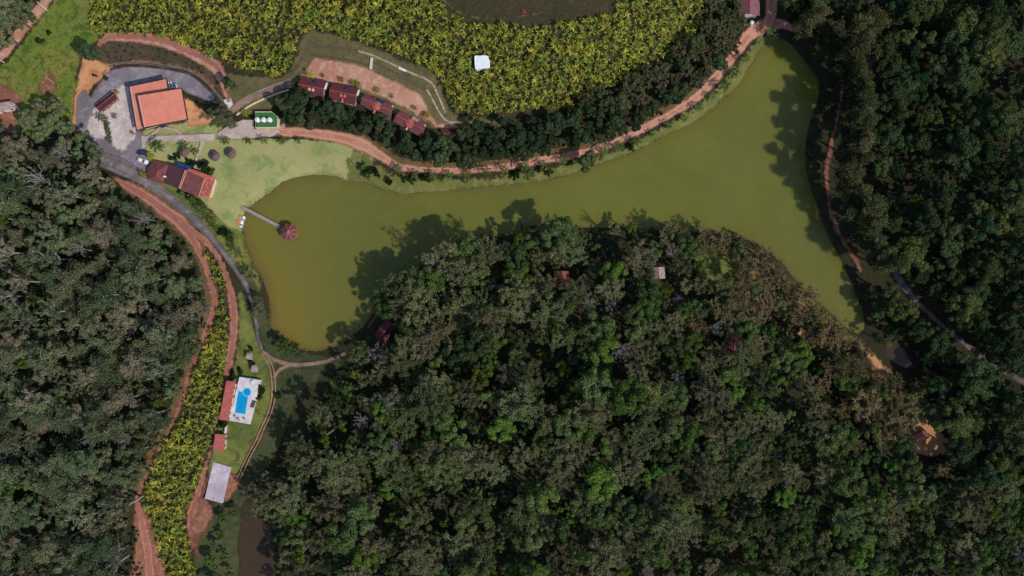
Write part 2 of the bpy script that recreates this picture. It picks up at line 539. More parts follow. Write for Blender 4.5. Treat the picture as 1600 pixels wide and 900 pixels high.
def sheet(name, px_poly, mat, curve=True, grid=1.6, jitter=0.5, off=None, kind='structure'):
    off = next_off() if off is None else off
    pts = np.array(px_poly, float)
    if curve:
        pts = catmull(pts, 4.0, True)
    else:
        pts = np.concatenate([np.linspace(pts[i], pts[(i + 1) % len(pts)], max(2, int(np.hypot(*(pts[(i + 1) % len(pts)] - pts[i])) / 5)), endpoint=False) for i in range(len(pts))])
    x, y, _ = ground_at(pts[:, 0], pts[:, 1])
    if jitter:
        x = x + (vnoise(x / 2.1, y / 2.1, 5) - 0.5) * jitter * 2
        y = y + (vnoise(x / 2.3, y / 2.3, 9) - 0.5) * jitter * 2
    B = np.stack([x, y], 1)
    ax = np.arange(x.min(), x.max(), grid); ay = np.arange(y.min(), y.max(), grid)
    AX, AY = (q.ravel() for q in np.meshgrid(ax, ay))
    keep = inside(B, AX, AY)
    AX, AY = AX[keep], AY[keep]
    d = dist_poly(B, AX, AY)
    k = d > grid * 0.45
    V = [Vector(p) for p in B] + [Vector((a, b)) for a, b in zip(AX[k], AY[k])]
    nb = len(B)
    r = delaunay_2d_cdt(V, [(i, (i + 1) % nb) for i in range(nb)], [list(range(nb))], 1, 1e-4)
    vv = np.array([tuple(q) for q in r[0]]); ff = [f for f in r[2] if len(f) == 3]
    edge = dist_poly(B, vv[:, 0], vv[:, 1])
    z = H(vv[:, 0], vv[:, 1]) + off
    F = np.array(ff, int)
    # all triangles face up
    a = vv[F[:, 0]]; b = vv[F[:, 1]]; c = vv[F[:, 2]]
    cr = (b[:, 0] - a[:, 0]) * (c[:, 1] - a[:, 1]) - (b[:, 1] - a[:, 1]) * (c[:, 0] - a[:, 0])
    F[cr < 0] = F[cr < 0][:, ::-1]
    o = link_mesh(name, mesh_np(name, np.column_stack([vv, z]), F, mat, {'edge': np.minimum(edge, 4.0), 'across': np.zeros(len(vv))}, True))
    return tag(o, kind=kind)

def ribbon(name, pts, mat, off=None, wob=0.12, kind='structure'):
    """road along (px, py, width px)"""
    off = next_off() if off is None else off
    p = catmull(np.array(pts, float), 3.0, False)
    x, y, _ = ground_at(p[:, 0], p[:, 1])
    w = p[:, 2] * MPP / 2
    t = np.gradient(np.stack([x, y], 1), axis=0)
    t /= np.linalg.norm(t, axis=1)[:, None] + 1e-9
    nrm = np.stack([-t[:, 1], t[:, 0]], 1)
    acr = np.array([-1, -0.75, -0.5, -0.25, 0, 0.25, 0.5, 0.75, 1.0])
    vs = []; ed = []; ac = []
    for s in acr:
        ww = w * (1 + wob * (vnoise(x / 5, y / 5, 11 if s > 0 else 17) - 0.5) * 2)
        q = np.stack([x, y], 1) + nrm * (ww * s)[:, None]
        vs.append(q); ed.append(ww * (1 - abs(s))); ac.append(np.full(len(x), s))
    n = len(x); k = len(acr)
    V = np.stack(vs, 1).reshape(-1, 2); E = np.stack(ed, 1).ravel(); A = np.stack(ac, 1).ravel()
    i = np.arange(n * k).reshape(n, k)
    F = np.stack([i[:-1, :-1], i[:-1, 1:], i[1:, 1:], i[1:, :-1]], -1).reshape(-1, 4)[:, ::-1]
    z = H(V[:, 0], V[:, 1]) + off
    o = link_mesh(name, mesh_np(name, np.column_stack([V, z]), F, mat, {'edge': E, 'across': A}, True))
    return tag(o, kind=kind)

# ------------------------------------------------------------------ water
def water_mat(name, deep, brown, brown2):
    m, n, out = new_mat(name)
    p = pos_n(n)
    e = attr_n(n, 'shore'); w = attr_n(n, 'west')
    nz = noise_n(n, 0.035, 3, 0.5, p, 0.8)
    base = mixc(n, ramp_n(n, nz, 0.35, 0.7), deep, tuple(c * 0.88 for c in deep))
    base = mixc(n, math_n(n, 'MULTIPLY', ramp_n(n, noise_n(n, 0.014, 2, 0.5, p, 1.0), 0.42, 0.62), 0.6), base, (deep[0] * 0.86, deep[1] * 0.88, deep[2] * 1.15))
    swirl = ramp_n(n, noise_n(n, 0.05, 6, 0.62, p, 3.5), 0.45, 0.75)
    base = mixc(n, math_n(n, 'MULTIPLY', swirl, 0.35), base, (deep[0] * 1.2, deep[1] * 1.16, deep[2] * 1.45))
    base = mixc(n, w, base, brown)
    s = math_n(n, 'ADD', e, math_n(n, 'MULTIPLY', noise_n(n, 0.12, 3, 0.5, p), 4.0))
    amt = math_n(n, 'MULTIPLY_ADD', w, 0.5); amt.node.inputs[2].default_value = 0.35
    base = mixc(n, math_n(n, 'MULTIPLY', ramp_n(n, s, 7.0, 1.5), amt), base, brown2)
    b = n.nodes.new('ShaderNodeBsdfPrincipled')
    n.links.new(base, b.inputs['Base Color'])
    b.inputs['Roughness'].default_value = 0.12
    b.inputs['IOR'].default_value = 1.33
    b.inputs['Subsurface Weight'].default_value = 0.85
    b.inputs['Subsurface Radius'].default_value = (1.0, 1.0, 0.7)
    b.inputs['Subsurface Scale'].default_value = 3.6
    bp = n.nodes.new('ShaderNodeBump'); bp.inputs['Strength'].default_value = 0.16; bp.inputs['Distance'].default_value = 0.2
    n.links.new(noise_n(n, 0.9, 5, 0.65, p, 0.8), bp.inputs['Height']); n.links.new(bp.outputs[0], b.inputs['Normal'])
    n.links.new(b.outputs[0], out.inputs[0])
    return m

M['lake_water'] = water_mat('lake_water', lin(115, 117, 50), lin(129, 116, 53), lin(114, 90, 54))
M['pond_water'] = water_mat('pond_water', lin(66, 56, 46), lin(74, 60, 46), lin(78, 60, 46))

def water(name, poly, mat, z=0.0):
    x0, y0 = poly.min(0) - 3; x1, y1 = poly.max(0) + 3
    ax = np.arange(x0, x1 + 2, 2.0); ay = np.arange(y0, y1 + 2, 2.0)
    X, Y = np.meshgrid(ax, ay)
    d = dist_poly(poly, X.ravel(), Y.ravel())
    d = np.where(inside(poly, X.ravel(), Y.ravel()), d, -d)
    i = np.arange(len(ax) * len(ay)).reshape(len(ay), len(ax))
    F = np.stack([i[:-1, :-1], i[:-1, 1:], i[1:, 1:], i[1:, :-1]], -1).reshape(-1, 4)
    F = F[(d[F] > -2.5).any(1)]
    used, inv = np.unique(F.ravel(), return_inverse=True)
    V = np.column_stack([X.ravel()[used], Y.ravel()[used], np.full(len(used), z)])
    west = smooth(-50, -105, V[:, 0]) * smooth(70, -20, V[:, 1])
    o = link_mesh(name, mesh_np(name, V, inv.reshape(-1, 4), mat, {'shore': np.maximum(d[used], 0), 'west': west}, True))
    return tag(o, kind='structure')

water('lake_water', LAKE, M['lake_water'])
water('pond_water', POND, M['pond_water'])
water('creek_water', CREEK, M['pond_water'])

# ------------------------------------------------------------------ grass, soil, roads (bottom to top)
sheet('road_verge', [(232, 258), (262, 282), (300, 308), (335, 332), (372, 346), (386, 372), (396, 402), (408, 440), (402, 470), (392, 462), (378, 430), (350, 392), (318, 352), (270, 312), (225, 276)], M['park_grass'])
sheet('hall_lawn', [(224, 204), (250, 198), (294, 188), (340, 180), (350, 208), (336, 216), (230, 218)], M['lawn'])
sheet('hill_grass', [(680, -25), (692, 8), (735, 32), (800, 42), (880, 33), (960, 14), (985, -25)], M['hill_grass'])
sheet('plantation_soil', [(138, -25), (145, 30), (165, 52), (250, 62), (330, 95), (385, 118), (440, 118), (470, 52), (500, 46), (560, 62), (640, 92),
                          (690, 112), (712, 175), (800, 185), (900, 175), (1000, 150), (1060, 100), (1100, 40), (1110, -25)], M['field_soil'])
sheet('strip_soil', [(335, 385), (352, 420), (360, 480), (360, 560), (345, 640), (325, 710), (300, 790), (290, 830), (310, 880), (312, 930),
                     (255, 930), (232, 850), (212, 780), (232, 730), (265, 660), (292, 590), (318, 530), (338, 470)], M['field_soil'])
sheet('meadow', [(95, -25), (148, -25), (150, 40), (158, 62), (128, 92), (122, 150), (118, 195), (70, 212), (-25, 205), (-25, 128), (8, 96), (44, 50), (72, 14)], M['meadow'])
sheet('dry_bank', [(345, 110), (400, 118), (448, 112), (474, 50), (500, 47), (560, 62), (640, 94), (684, 110), (712, 176), (800, 180), (800, 196),
                   (700, 208), (620, 180), (470, 135), (420, 175), (365, 180), (352, 150)], M['dry_grass'])
sheet('lawn', [(225, 212), (290, 205), (340, 190), (352, 212), (440, 216), (500, 218), (550, 226), (592, 250), (560, 262), (552, 296), (480, 290), (430, 308),
               (398, 332), (388, 352), (374, 364), (345, 347), (318, 318), (280, 292), (235, 268), (222, 240)], M['lawn'])
sheet('bank_grass', [(545, 228), (585, 248), (620, 266), (700, 274), (800, 266), (900, 248), (970, 224), (1030, 193), (1100, 148), (1150, 93),
                     (1172, 64), (1196, 48), (1222, 50), (1228, 68), (1190, 105), (1150, 160), (1090, 206), (1000, 246), (900, 284), (780, 304), (630, 314), (545, 300)], M['bank_grass'])
sheet('pool_grass', [(368, 440), (386, 468), (398, 510), (410, 545), (432, 560), (430, 620), (412, 672), (390, 712), (366, 748), (325, 752),
                     (330, 700), (345, 640), (352, 600), (366, 560), (372, 500)], M['park_grass'])
sheet('clearing_grass', [(420, 570), (470, 560), (530, 552), (515, 585), (478, 612), (455, 655), (440, 700), (410, 750), (372, 800), (360, 760), (395, 700), (420, 650), (426, 600)], M['dull_grass'])
sheet('pond_grass', [(345, 770), (372, 790), (384, 830), (384, 930), (305, 930), (300, 860), (318, 810)], M['dull_grass'])
sheet('shore_brush', [(384, 430), (400, 440), (425, 500), (450, 540), (520, 552), (540, 548), (545, 575), (470, 580), (420, 560), (402, 520)], M['dull_grass'])
sheet('thin_wood_floor', [(1110, 388), (1180, 388), (1232, 430), (1288, 480), (1344, 530), (1405, 588), (1462, 648), (1480, 700), (1428, 702), (1376, 648), (1316, 590), (1246, 520), (1195, 480), (1130, 448)], M['warm_floor'])
sheet('peninsula_clearing', [(1090, 385), (1130, 392), (1160, 420), (1165, 445), (1120, 450), (1085, 430)], M['park_grass'])
sheet('house_lawn', [(1158, 26), (1188, 26), (1192, 40), (1172, 52), (1160, 44)], M['bank_grass'])

ribbon('far_dirt_road', [(-20, 108, 16), (10, 80, 16), (35, 48, 18), (60, 18, 18), (85, -12, 16), (105, -30, 14)], M['pink_dirt'])
sheet('building_yard', [(-25, 138), (10, 130), (32, 148), (36, 160), (28, 185), (30, 215), (-25, 225)], M['bare_soil'])
sheet('meadow_soil', [(66, 118), (80, 108), (92, 125), (86, 150), (70, 152), (60, 138)], M['bare_soil'])
sheet('excavated_bank', [(150, 68), (165, 56), (220, 52), (290, 72), (340, 98), (352, 120), (356, 150), (345, 160), (330, 138), (290, 112), (240, 102), (190, 100), (160, 120), (140, 150), (128, 130), (130, 96)], M['dark_soil'])
sheet('sandy_ground', [(133, 84), (158, 96), (178, 104), (165, 122), (142, 142), (134, 200), (112, 204), (116, 150)], M['orange_dirt'])
ribbon('upper_dirt_road', [(154, 72, 10), (170, 59, 18), (210, 58, 22), (260, 66, 22), (305, 85, 22), (338, 106, 24), (352, 136, 16), (360, 166, 10)], M['red_dirt'])
ribbon('upper_dirt_lane', [(170, 63, 6), (210, 63, 9), (258, 72, 10), (303, 91, 10), (334, 110, 11), (349, 137, 9), (357, 160, 7)], M['pink_dirt'])
ribbon('soil_ledge', [(160, 116, 8), (180, 100, 8), (215, 96, 8), (260, 99, 8), (300, 108, 8), (325, 125, 8), (342, 150, 6)], M['bare_soil'])
sheet('hall_garden_soil', [(286, 150), (310, 165), (338, 188), (320, 196), (295, 196)], M['orange_dirt'])
sheet('car_park', [(142, 150), (160, 122), (185, 106), (230, 104), (285, 112), (318, 130), (340, 160), (300, 150), (255, 130), (215, 150), (222, 210),
                   (232, 245), (236, 268), (205, 275), (165, 262), (150, 240), (135, 215), (120, 200), (122, 150), (136, 140)], M['asphalt'])
sheet('gravel_yard', [(135, 205), (140, 180), (152, 158), (175, 140), (205, 132), (215, 160), (218, 205), (206, 226), (190, 240), (170, 222), (150, 218)], M['gravel'])
sheet('garden_bed', [(162, 180), (172, 182), (176, 205), (178, 226), (166, 222), (160, 200)], M['dull_grass'])
sheet('terrace_yard', [(450, 138), (468, 118), (486, 95), (500, 90), (550, 99), (600, 117), (645, 140), (664, 158), (680, 188), (700, 192), (722, 190), (722, 200), (690, 204),
                       (664, 188), (620, 165), (560, 140), (510, 130), (470, 128)], M['pink_dirt'])
ribbon('cottage_track', [(362, 174, 13), (385, 158, 13), (420, 143, 12), (455, 130, 12)], M['track'])
sheet('road_cutting', [(214, 776), (226, 790), (244, 826), (258, 880), (262, 930), (196, 930), (206, 870), (206, 820)], M['bare_soil'])
sheet('red_bank', [(318, 728), (330, 748), (324, 778), (338, 790), (334, 816), (316, 846), (318, 872), (300, 862), (288, 815), (298, 775)], M['red_bank'])
ribbon('earth_road_shoulder', [(196, 288, 26), (225, 304, 34), (255, 325, 38), (285, 351, 40), (306, 382, 32), (318, 412, 28), (328, 445, 28), (332, 475, 30), (322, 505, 28), (308, 545, 27), (294, 578, 25), (282, 618, 24), (270, 648, 23), (256, 678, 22), (240, 706, 22), (225, 738, 22), (212, 766, 22)], M['verge'])
ribbon('red_earth_road', [(176, 276, 8), (196, 288, 17), (225, 305, 22), (255, 326, 25), (285, 351, 27), (306, 382, 18), (320, 412, 14), (331, 445, 14), (336, 475, 15),
                          (327, 505, 14), (313, 545, 13), (299, 578, 11), (287, 618, 10), (276, 648, 9), (262, 678, 8), (247, 706, 8), (232, 738, 8), (219, 766, 9), (216, 790, 12),
                          (226, 830, 18), (233, 870, 18), (236, 930, 18)], M['red_dirt'])
ribbon('red_side_road', [(272, 338, 9), (300, 360, 15), (325, 380, 15), (343, 405, 13), (355, 435, 14), (364, 470, 18), (366, 510, 19), (361, 555, 17), (352, 595, 12),
                         (343, 640, 9), (333, 690, 8), (322, 730, 11), (310, 770, 14), (298, 805, 14), (300, 840, 8), (312, 866, 5)], M['red_dirt'])
sheet('red_soil_patch', [(312, 775), (335, 790), (332, 815), (312, 838), (298, 828), (296, 800)], M['bare_soil'])
ribbon('lakeside_verge', [(560, 220, 34), (595, 240, 32), (622, 256, 30), (660, 261, 28), (720, 263, 28), (780, 258, 28), (850, 246, 30), (900, 237, 30), (950, 222, 28), (1000, 198, 28), (1050, 172, 28), (1085, 150, 28), (1112, 122, 30), (1132, 96, 30)], M['verge'])
ribbon('lakeside_dirt_road', [(436, 207, 17), (480, 208, 18), (530, 215, 20), (565, 226, 22), (595, 244, 17), (622, 260, 13), (660, 265, 12), (720, 267, 12), (780, 262, 13), (850, 250, 14),
                              (900, 241, 14), (950, 227, 13), (1000, 203, 13), (1050, 177, 14), (1085, 155, 15), (1112, 128, 16), (1135, 100, 17), (1155, 76, 18), (1170, 56, 22), (1192, 42, 22),
                              (1215, 38, 18), (1236, 44, 12), (1256, 56, 5)], M['shore_dirt'])
ribbon('house_drive', [(1196, 46, 22), (1204, 20, 20), (1206, -20, 20)], M['shore_dirt'])
ribbon('asphalt_road', [(160, 250, 26), (185, 258, 26), (215, 274, 20), (245, 294, 18), (275, 316, 16), (305, 342, 15), (330, 370, 12), (350, 395, 10), (368, 418, 10), (382, 440, 9),
                        (393, 468, 7), (400, 500, 6), (404, 528, 6), (411, 550, 6)], M['road_asphalt'])
ribbon('forest_edge_road', [(1366, 60, 10), (1362, 90, 13), (1350, 140, 13), (1340, 190, 13), (1330, 240, 12), (1338, 300, 10), (1365, 370, 10), (1394, 420, 13), (1412, 448, 12),
                            (1440, 480, 10), (1490, 525, 10), (1545, 565, 11), (1590, 592, 11), (1640, 620, 11)], M['grey_track'])
ribbon('east_shore_path', [(1322, 88, 14), (1318, 110, 12), (1312, 160, 10), (1302, 210, 12), (1293, 250, 13), (1291, 290, 11), (1297, 330, 12), (1311, 365, 13), (1328, 395, 12), (1345, 425, 8)], M['bare_soil'])
ribbon('peninsula_path', [(1150, 400, 7), (1190, 418, 7), (1225, 452, 7), (1262, 512, 8), (1310, 545, 8), (1350, 560, 10), (1385, 590, 10), (1405, 615, 9), (1418, 640, 8), (1440, 668, 7)], M['bare_soil'])
sheet('sand_patch', [(1350, 552), (1362, 552), (1378, 568), (1384, 582), (1374, 580), (1360, 568)], M['sand'])
sheet('sand_patch', [(1400, 598), (1408, 598), (1418, 616), (1414, 624), (1406, 616)], M['sand'])
sheet('sand_patch', [(1240, 512), (1252, 516), (1262, 528), (1256, 534), (1246, 524)], M['sand'])
sheet('sand_patch', [(1046, 466), (1062, 462), (1082, 470), (1072, 480), (1056, 476)], M['gravel'])
sheet('sandy_clearing', [(1416, 672), (1440, 654), (1462, 664), (1484, 690), (1476, 712), (1452, 712), (1424, 706)], M['sand'])
ribbon('forest_track', [(620, 470, 6), (700, 478, 7), (800, 488, 9), (880, 494, 14), (960, 492, 14), (1030, 476, 11), (1075, 470, 12)], M['dark_soil'])
ribbon('cabin_path', [(575, 512, 5), (590, 492, 5), (612, 470, 4), (650, 440, 4)], M['grey_track'])
ribbon('track', [(411, 548, 6), (430, 562, 8), (452, 569, 9), (480, 569, 7), (510, 564, 7), (540, 552, 6)], M['track'])
ribbon('track_link', [(454, 569, 8), (438, 577, 7), (429, 590, 7)], M['track'])
for s in (-2.6, 2.6):
    ribbon('wheel_rut', [(412 + s, 552, 2.2), (424 + s, 572, 2.2), (428 + s, 595, 2.4), (428 + s, 620, 2.4), (422 + s, 645, 2.4), (412 + s, 667, 2.4), (402 + s, 690, 2.2), (390 + s, 712, 2.2), (378 + s, 738, 2.2), (368 + s, 757, 2)],
           M['rut_dirt'])
sheet('court_surround', [(355, 738), (378, 742), (374, 762), (356, 786), (348, 780)], M['bare_soil'])
ribbon('hilltop_track', [(680, -20, 7), (700, 8, 7), (725, 24, 7), (760, 30, 6), (800, 28, 5), (850, 20, 5)], M['dry_grass'])
# paved paths beside the hall
sheet('paved_walk', [(220, 202), (228, 202), (229, 213), (336, 209), (340, 220), (322, 222), (312, 222), (240, 222), (231, 226), (227, 235), (223, 232)], M['concrete'], curve=False, jitter=0)
sheet('paved_yard', [(340, 209), (352, 200), (380, 187), (398, 188), (398, 202), (436, 202), (440, 206), (440, 214), (352, 219), (342, 219)], M['concrete'], curve=False, jitter=0.15)
ribbon('garden_path', [(232, 214, 4), (244, 207, 4), (252, 200, 4), (262, 201, 4), (274, 203, 4), (284, 211, 4)], M['concrete'])
ribbon('restaurant_path', [(318, 221, 9), (316, 230, 6), (310, 243, 5), (307, 255, 4.5), (306, 264, 4.5)], M['concrete'])
ribbon('hut_path', [(280, 238, 2), (284, 244, 2), (292, 249, 2), (300, 252, 2)], M['concrete'])

# ------------------------------------------------------------------ building materials
def rdir(c, i, j):
    a = WZ(*c[i], 4.0); b = WZ(*c[j], 4.0)
    d = (b - a)[:2]; d /= np.linalg.norm(d)
    return (float(d[0]), float(d[1]), 0.0)

HALL_UP = [(216, 150), (284, 139), (292, 186), (225, 199)]
C_PX = [[(471, 120), (511, 126), (505, 156), (465, 147)], [(519, 130), (561, 137), (555, 165), (514, 155)],
        [(570, 147), (616, 163), (610, 189), (563, 163)], [(626, 172), (667, 194), (659, 215), (614, 190)]]
M['wall_cream'] = plain_mat('wall_cream', (0.62, 0.56, 0.46))
M['wall_white'] = plain_mat('wall_white', (0.75, 0.73, 0.70))
M['wall_brick'] = plain_mat('wall_brick', (0.30, 0.16, 0.10), bump=0.3)
M['glass'] = plain_mat('glass', (0.03, 0.04, 0.05), rough=0.1, spec=0.6)
M['wood'] = plain_mat('wood', (0.22, 0.13, 0.08), bump=0.3)
M['timber_grey'] = plain_mat('timber_grey', lin(168, 150, 148), lin(140, 124, 122), 1.5, 0.85, bump=0.3)
M['hall_roof'] = plain_mat('hall_roof', lin(222, 138, 114), lin(214, 128, 106), 0.25, 0.55, 0.3, ridge=(rdir(HALL_UP, 0, 1), 0.9, 0.16))
M['gutter'] = plain_mat('gutter', (0.03, 0.025, 0.025), rough=0.5)
M['flashing'] = plain_mat('flashing', lin(206, 160, 156), rough=0.5)
M['maroon_tile'] = plain_mat('maroon_tile', lin(106, 58, 60), lin(88, 52, 56), 0.7, 0.85, 0.1, ridge=(rdir(C_PX[0], 0, 1), 0.7, 0.3))
M['maroon_tile_pink'] = plain_mat('maroon_tile_pink', lin(124, 76, 76), lin(104, 64, 68), 0.7, 0.85, 0.1, ridge=(rdir(C_PX[2], 0, 1), 0.7, 0.3))
M['orange_tile'] = plain_mat('orange_tile', lin(194, 106, 86), lin(172, 92, 78), 0.8, 0.85, 0.1)
M['cap_tile'] = plain_mat('cap_tile', lin(176, 98, 86), lin(140, 76, 74), 1.0, 0.9, 0.1, bump=0.4)
M['cabin_tile'] = plain_mat('cabin_tile', lin(136, 84, 72), lin(104, 66, 60), 0.9, 0.9, 0.1, bump=0.4)
M['ridge_tile'] = plain_mat('ridge_tile', lin(176, 88, 82), lin(150, 72, 70), 1.0)
M['dusty_ridge'] = plain_mat('dusty_ridge', lin(184, 122, 118), lin(150, 96, 96), 1.0)
M['pale_ridge'] = plain_mat('pale_ridge', lin(222, 160, 140), lin(200, 140, 122), 1.0)
RS = [(291, 266), (320, 279), (311, 307), (280, 296)]
M['old_tile'] = plain_mat('old_tile', lin(124, 76, 76), lin(100, 62, 66), 0.6, 0.9, 0.1, ridge=(rdir(RS, 0, 1), 0.6, 0.3))
M['dark_tile'] = plain_mat('dark_tile', lin(90, 62, 68), lin(74, 52, 60), 0.6, 0.9, 0.1, ridge=(rdir(RS, 0, 1), 0.6, 0.3))
M['red_tile'] = plain_mat('red_tile', lin(182, 104, 90), lin(136, 78, 74), 1.1, 0.9, 0.1, ridge=(rdir(RS, 0, 1), 0.6, 0.3), lo=0.45, hi=0.55)
M['pool_tile'] = plain_mat('pool_tile', lin(176, 98, 92), lin(152, 82, 80), 0.7, 0.9, 0.1, ridge=((1.0, 0.0, 0.0), 0.6, 0.25))
M['blue_sheet'] = plain_mat('blue_sheet', lin(36, 66, 128), lin(28, 50, 104), 0.8, 0.4, 0.4)
M['shed_roof'] = plain_mat('shed_roof', lin(84, 44, 48), lin(66, 40, 46), 1.0, 0.85, 0.1)
M['grey_roof'] = plain_mat('grey_roof', lin(176, 152, 148), lin(140, 120, 120), 0.9, 0.85, 0.1, ridge=((0.9, 0.4, 0), 0.7, 0.25))
M['mauve_roof'] = plain_mat('mauve_roof', lin(120, 78, 88), lin(96, 64, 74), 0.8, 0.85, 0.1, ridge=((0, 1, 0), 0.7, 0.25))
M['mauve_light'] = plain_mat('mauve_light', lin(142, 98, 106), lin(122, 84, 92), 0.8, 0.85, 0.1, ridge=((0, 1, 0), 0.7, 0.25))
M['pink_tile'] = plain_mat('pink_tile', lin(190, 116, 106), lin(164, 98, 92), 0.9)
M['green_deck'] = plain_mat('green_deck', lin(58, 110, 66), lin(44, 90, 54), 0.4, 0.8)
M['cream_trim'] = plain_mat('cream_trim', lin(224, 208, 160))
M['tank_white'] = plain_mat('tank_white', (0.80, 0.80, 0.76), (0.62, 0.64, 0.58), 1.5, 0.5)
M['white_panel'] = plain_mat('white_panel', (0.82, 0.85, 0.88), (0.72, 0.75, 0.78), 0.6, 0.45)
M['concrete_edge'] = plain_mat('concrete_edge', lin(178, 166, 142), lin(120, 112, 92), 0.8, 0.9)
M['drain_concrete'] = plain_mat('drain_concrete', lin(88, 78, 62), lin(112, 98, 76), 0.8, 0.9)
M['dark_channel'] = plain_mat('dark_channel', lin(58, 44, 42), lin(76, 58, 52), 0.8, 0.9)
M['deck'] = plain_mat('deck', lin(214, 206, 208), lin(190, 182, 190), 0.5, 0.7)
M['pool_water'] = plain_mat('pool_water', lin(6, 152, 206), lin(10, 136, 192), 0.5, 0.12, 0.5)
M['pool_rim'] = plain_mat('pool_rim', lin(150, 208, 226))
M['thatch'] = plain_mat('thatch', lin(112, 94, 92), lin(82, 68, 66), 2.0, 0.95, 0.05, bump=0.6)
M['dark_fabric'] = plain_mat('dark_fabric', (0.035, 0.03, 0.04))
M['pink_table'] = plain_mat('pink_table', lin(186, 156, 160))
M['solar_glass'] = plain_mat('solar_glass', lin(40, 58, 96), rough=0.15, spec=0.5)
M['car_white'] = plain_mat('car_white', (0.78, 0.79, 0.80), (0.74, 0.75, 0.77), 1.0, 0.25, 0.5)
M['car_navy'] = plain_mat('car_navy', (0.03, 0.04, 0.10), (0.03, 0.035, 0.08), 1.0, 0.25, 0.5)
M['tyre'] = plain_mat('tyre', (0.02, 0.02, 0.02))
M['lamp_glass'] = plain_mat('lamp_glass', (0.6, 0.6, 0.58), rough=0.15, spec=0.6)
M['boat_white'] = plain_mat('boat_white', (0.86, 0.87, 0.88), (0.76, 0.78, 0.8), 2.0, 0.35, 0.5)
M['dock_wood'] = plain_mat('dock_wood', lin(190, 140, 108), lin(160, 112, 86), 1.2)
M['pavilion_tile'] = plain_mat('pavilion_tile', lin(120, 70, 70), lin(88, 54, 58), 1.6, 0.9, 0.1, bump=0.5)

# ------------------------------------------------------------------ building builders
def world_quad(c, g, h):
    return [WZ(p[0], p[1], g + h) for p in c]

def centre_ground(c, h):
    px = sum(p[0] for p in c) / len(c); py = sum(p[1] for p in c) / len(c)
    return G(px, py, h)

def openings(root, a, b, z0, out, n, door=True, wall_h=2.6):
    """windows (and one door) set 4 cm proud on the wall from a to b, facing out"""
    a = np.asarray(a, float); b = np.asarray(b, float)
    d = b - a; L = np.linalg.norm(d); d /= L
    o = np.array([out[0], out[1]]); o /= np.linalg.norm(o)
    for i in range(n):
        c = a + d * L * (i + 0.5) / n + o * 0.03
        isdoor = door and i == n // 2
        h = 1.05 if isdoor else 0.55
        zc = z0 + (1.1 if isdoor else 1.6)
        p = MB().box((c[0], c[1], zc), (d[0] * 0.5, d[1] * 0.5, 0), (o[0] * 0.05, o[1] * 0.05, 0), (0, 0, h))
        q = p.build('door' if isdoor else 'window', M['wood' if isdoor else 'glass'], root)
        if not isdoor:
            s = c + o * 0.02
            MB().box((s[0], s[1], zc - h - 0.06), (d[0] * 0.6, d[1] * 0.6, 0), (o[0] * 0.12, o[1] * 0.12, 0), (0, 0, 0.05)).build('sill', M['wall_white'], q)

def house(name, c, eave, rise, roof_mat, wall_mat, label, cat='house', group=None, ridge_mat=None, roof='gable', over=0.55, split_mat=None, n_open=3, ridge_r=0.14):
    """c = photograph corners of the roof edge, ridge runs parallel to c0-c1"""
    g = centre_ground(c, eave)
    z = g[2]
    A, B, C, D = world_quad(c, z, eave)
    cen = (A + B + C + D) / 4
    root = thing(name, (cen[0], cen[1], z), label, cat, group)
    R0 = (A + D) / 2 + (0, 0, rise); R1 = (B + C) / 2 + (0, 0, rise)
    ins = [p + (cen - p) / np.linalg.norm((cen - p)[:2]) * over * 1.4 for p in (A, B, C, D)]
    w = MB()
    if roof == 'mono':
        hi = [A + (0, 0, rise), B + (0, 0, rise), C, D]
        top = [eave - 0.25 + rise * 0.85, eave - 0.25 + rise * 0.85, eave - 0.25 + rise * 0.1, eave - 0.25 + rise * 0.1]
        w.prism([p[:2] for p in ins], z - 1.5, [z + t for t in top])
        w.build('wall', wall_mat, root)
        ro = MB().slab(hi, 0.16).build('roof', roof_mat, root)
    else:
        hipk = 0.0 if roof == 'gable' else roof
        ridge0 = R0 + (R1 - R0) * hipk; ridge1 = R1 - (R1 - R0) * hipk
        w.prism([p[:2] for p in ins], z - 1.5, z + eave - 0.12)
        if roof == 'gable':
            a, b, c_, d = ins
            zt = z + eave - 0.12
            k = rise * (1 - over * 0.4)
            m0 = (a + d) / 2; m1 = (b + c_) / 2
            vs = [(a[0], a[1], zt), (b[0], b[1], zt), (c_[0], c_[1], zt), (d[0], d[1], zt),
                  (m0[0], m0[1], zt + k), (m1[0], m1[1], zt + k)]
            w.add(vs, [(0, 4, 3), (1, 2, 5), (0, 1, 5, 4), (2, 3, 4, 5)])
        w.build('wall', wall_mat, root)
        r = MB().slab([A, B, ridge1, ridge0], 0.16)
        r2 = r if split_mat is None else MB()
        r2.slab([C, D, ridge0, ridge1], 0.16)
        if hipk:
            r.slab([A, ridge0, D], 0.16); r.slab([B, C, ridge1], 0.16)
        ro = r.build('roof', roof_mat, root)
        if split_mat is not None:
            r2.build('roof_slope', split_mat, ro)
        if ridge_mat:
            cap = MB().tube([ridge0 + (0, 0, 0.03), ridge1 + (0, 0, 0.03)], ridge_r, 6)
            if hipk:
                for p, q in ((A, ridge0), (D, ridge0), (B, ridge1), (C, ridge1)):
                    cap.tube([p + (0, 0, 0.03), q + (0, 0, 0.03)], ridge_r, 6)
            cap.build('ridge_cap', ridge_mat, ro)
    if n_open:
        for i, j in ((2, 3), (0, 1)):
            o = (ins[i] + ins[j]) / 2 - cen
            openings(root, ins[i][:2], ins[j][:2], z, o[:2], n_open, i == 2)
    root['roof_z'] = float(z + eave)
    return root, (A, B, C, D, z, ro)

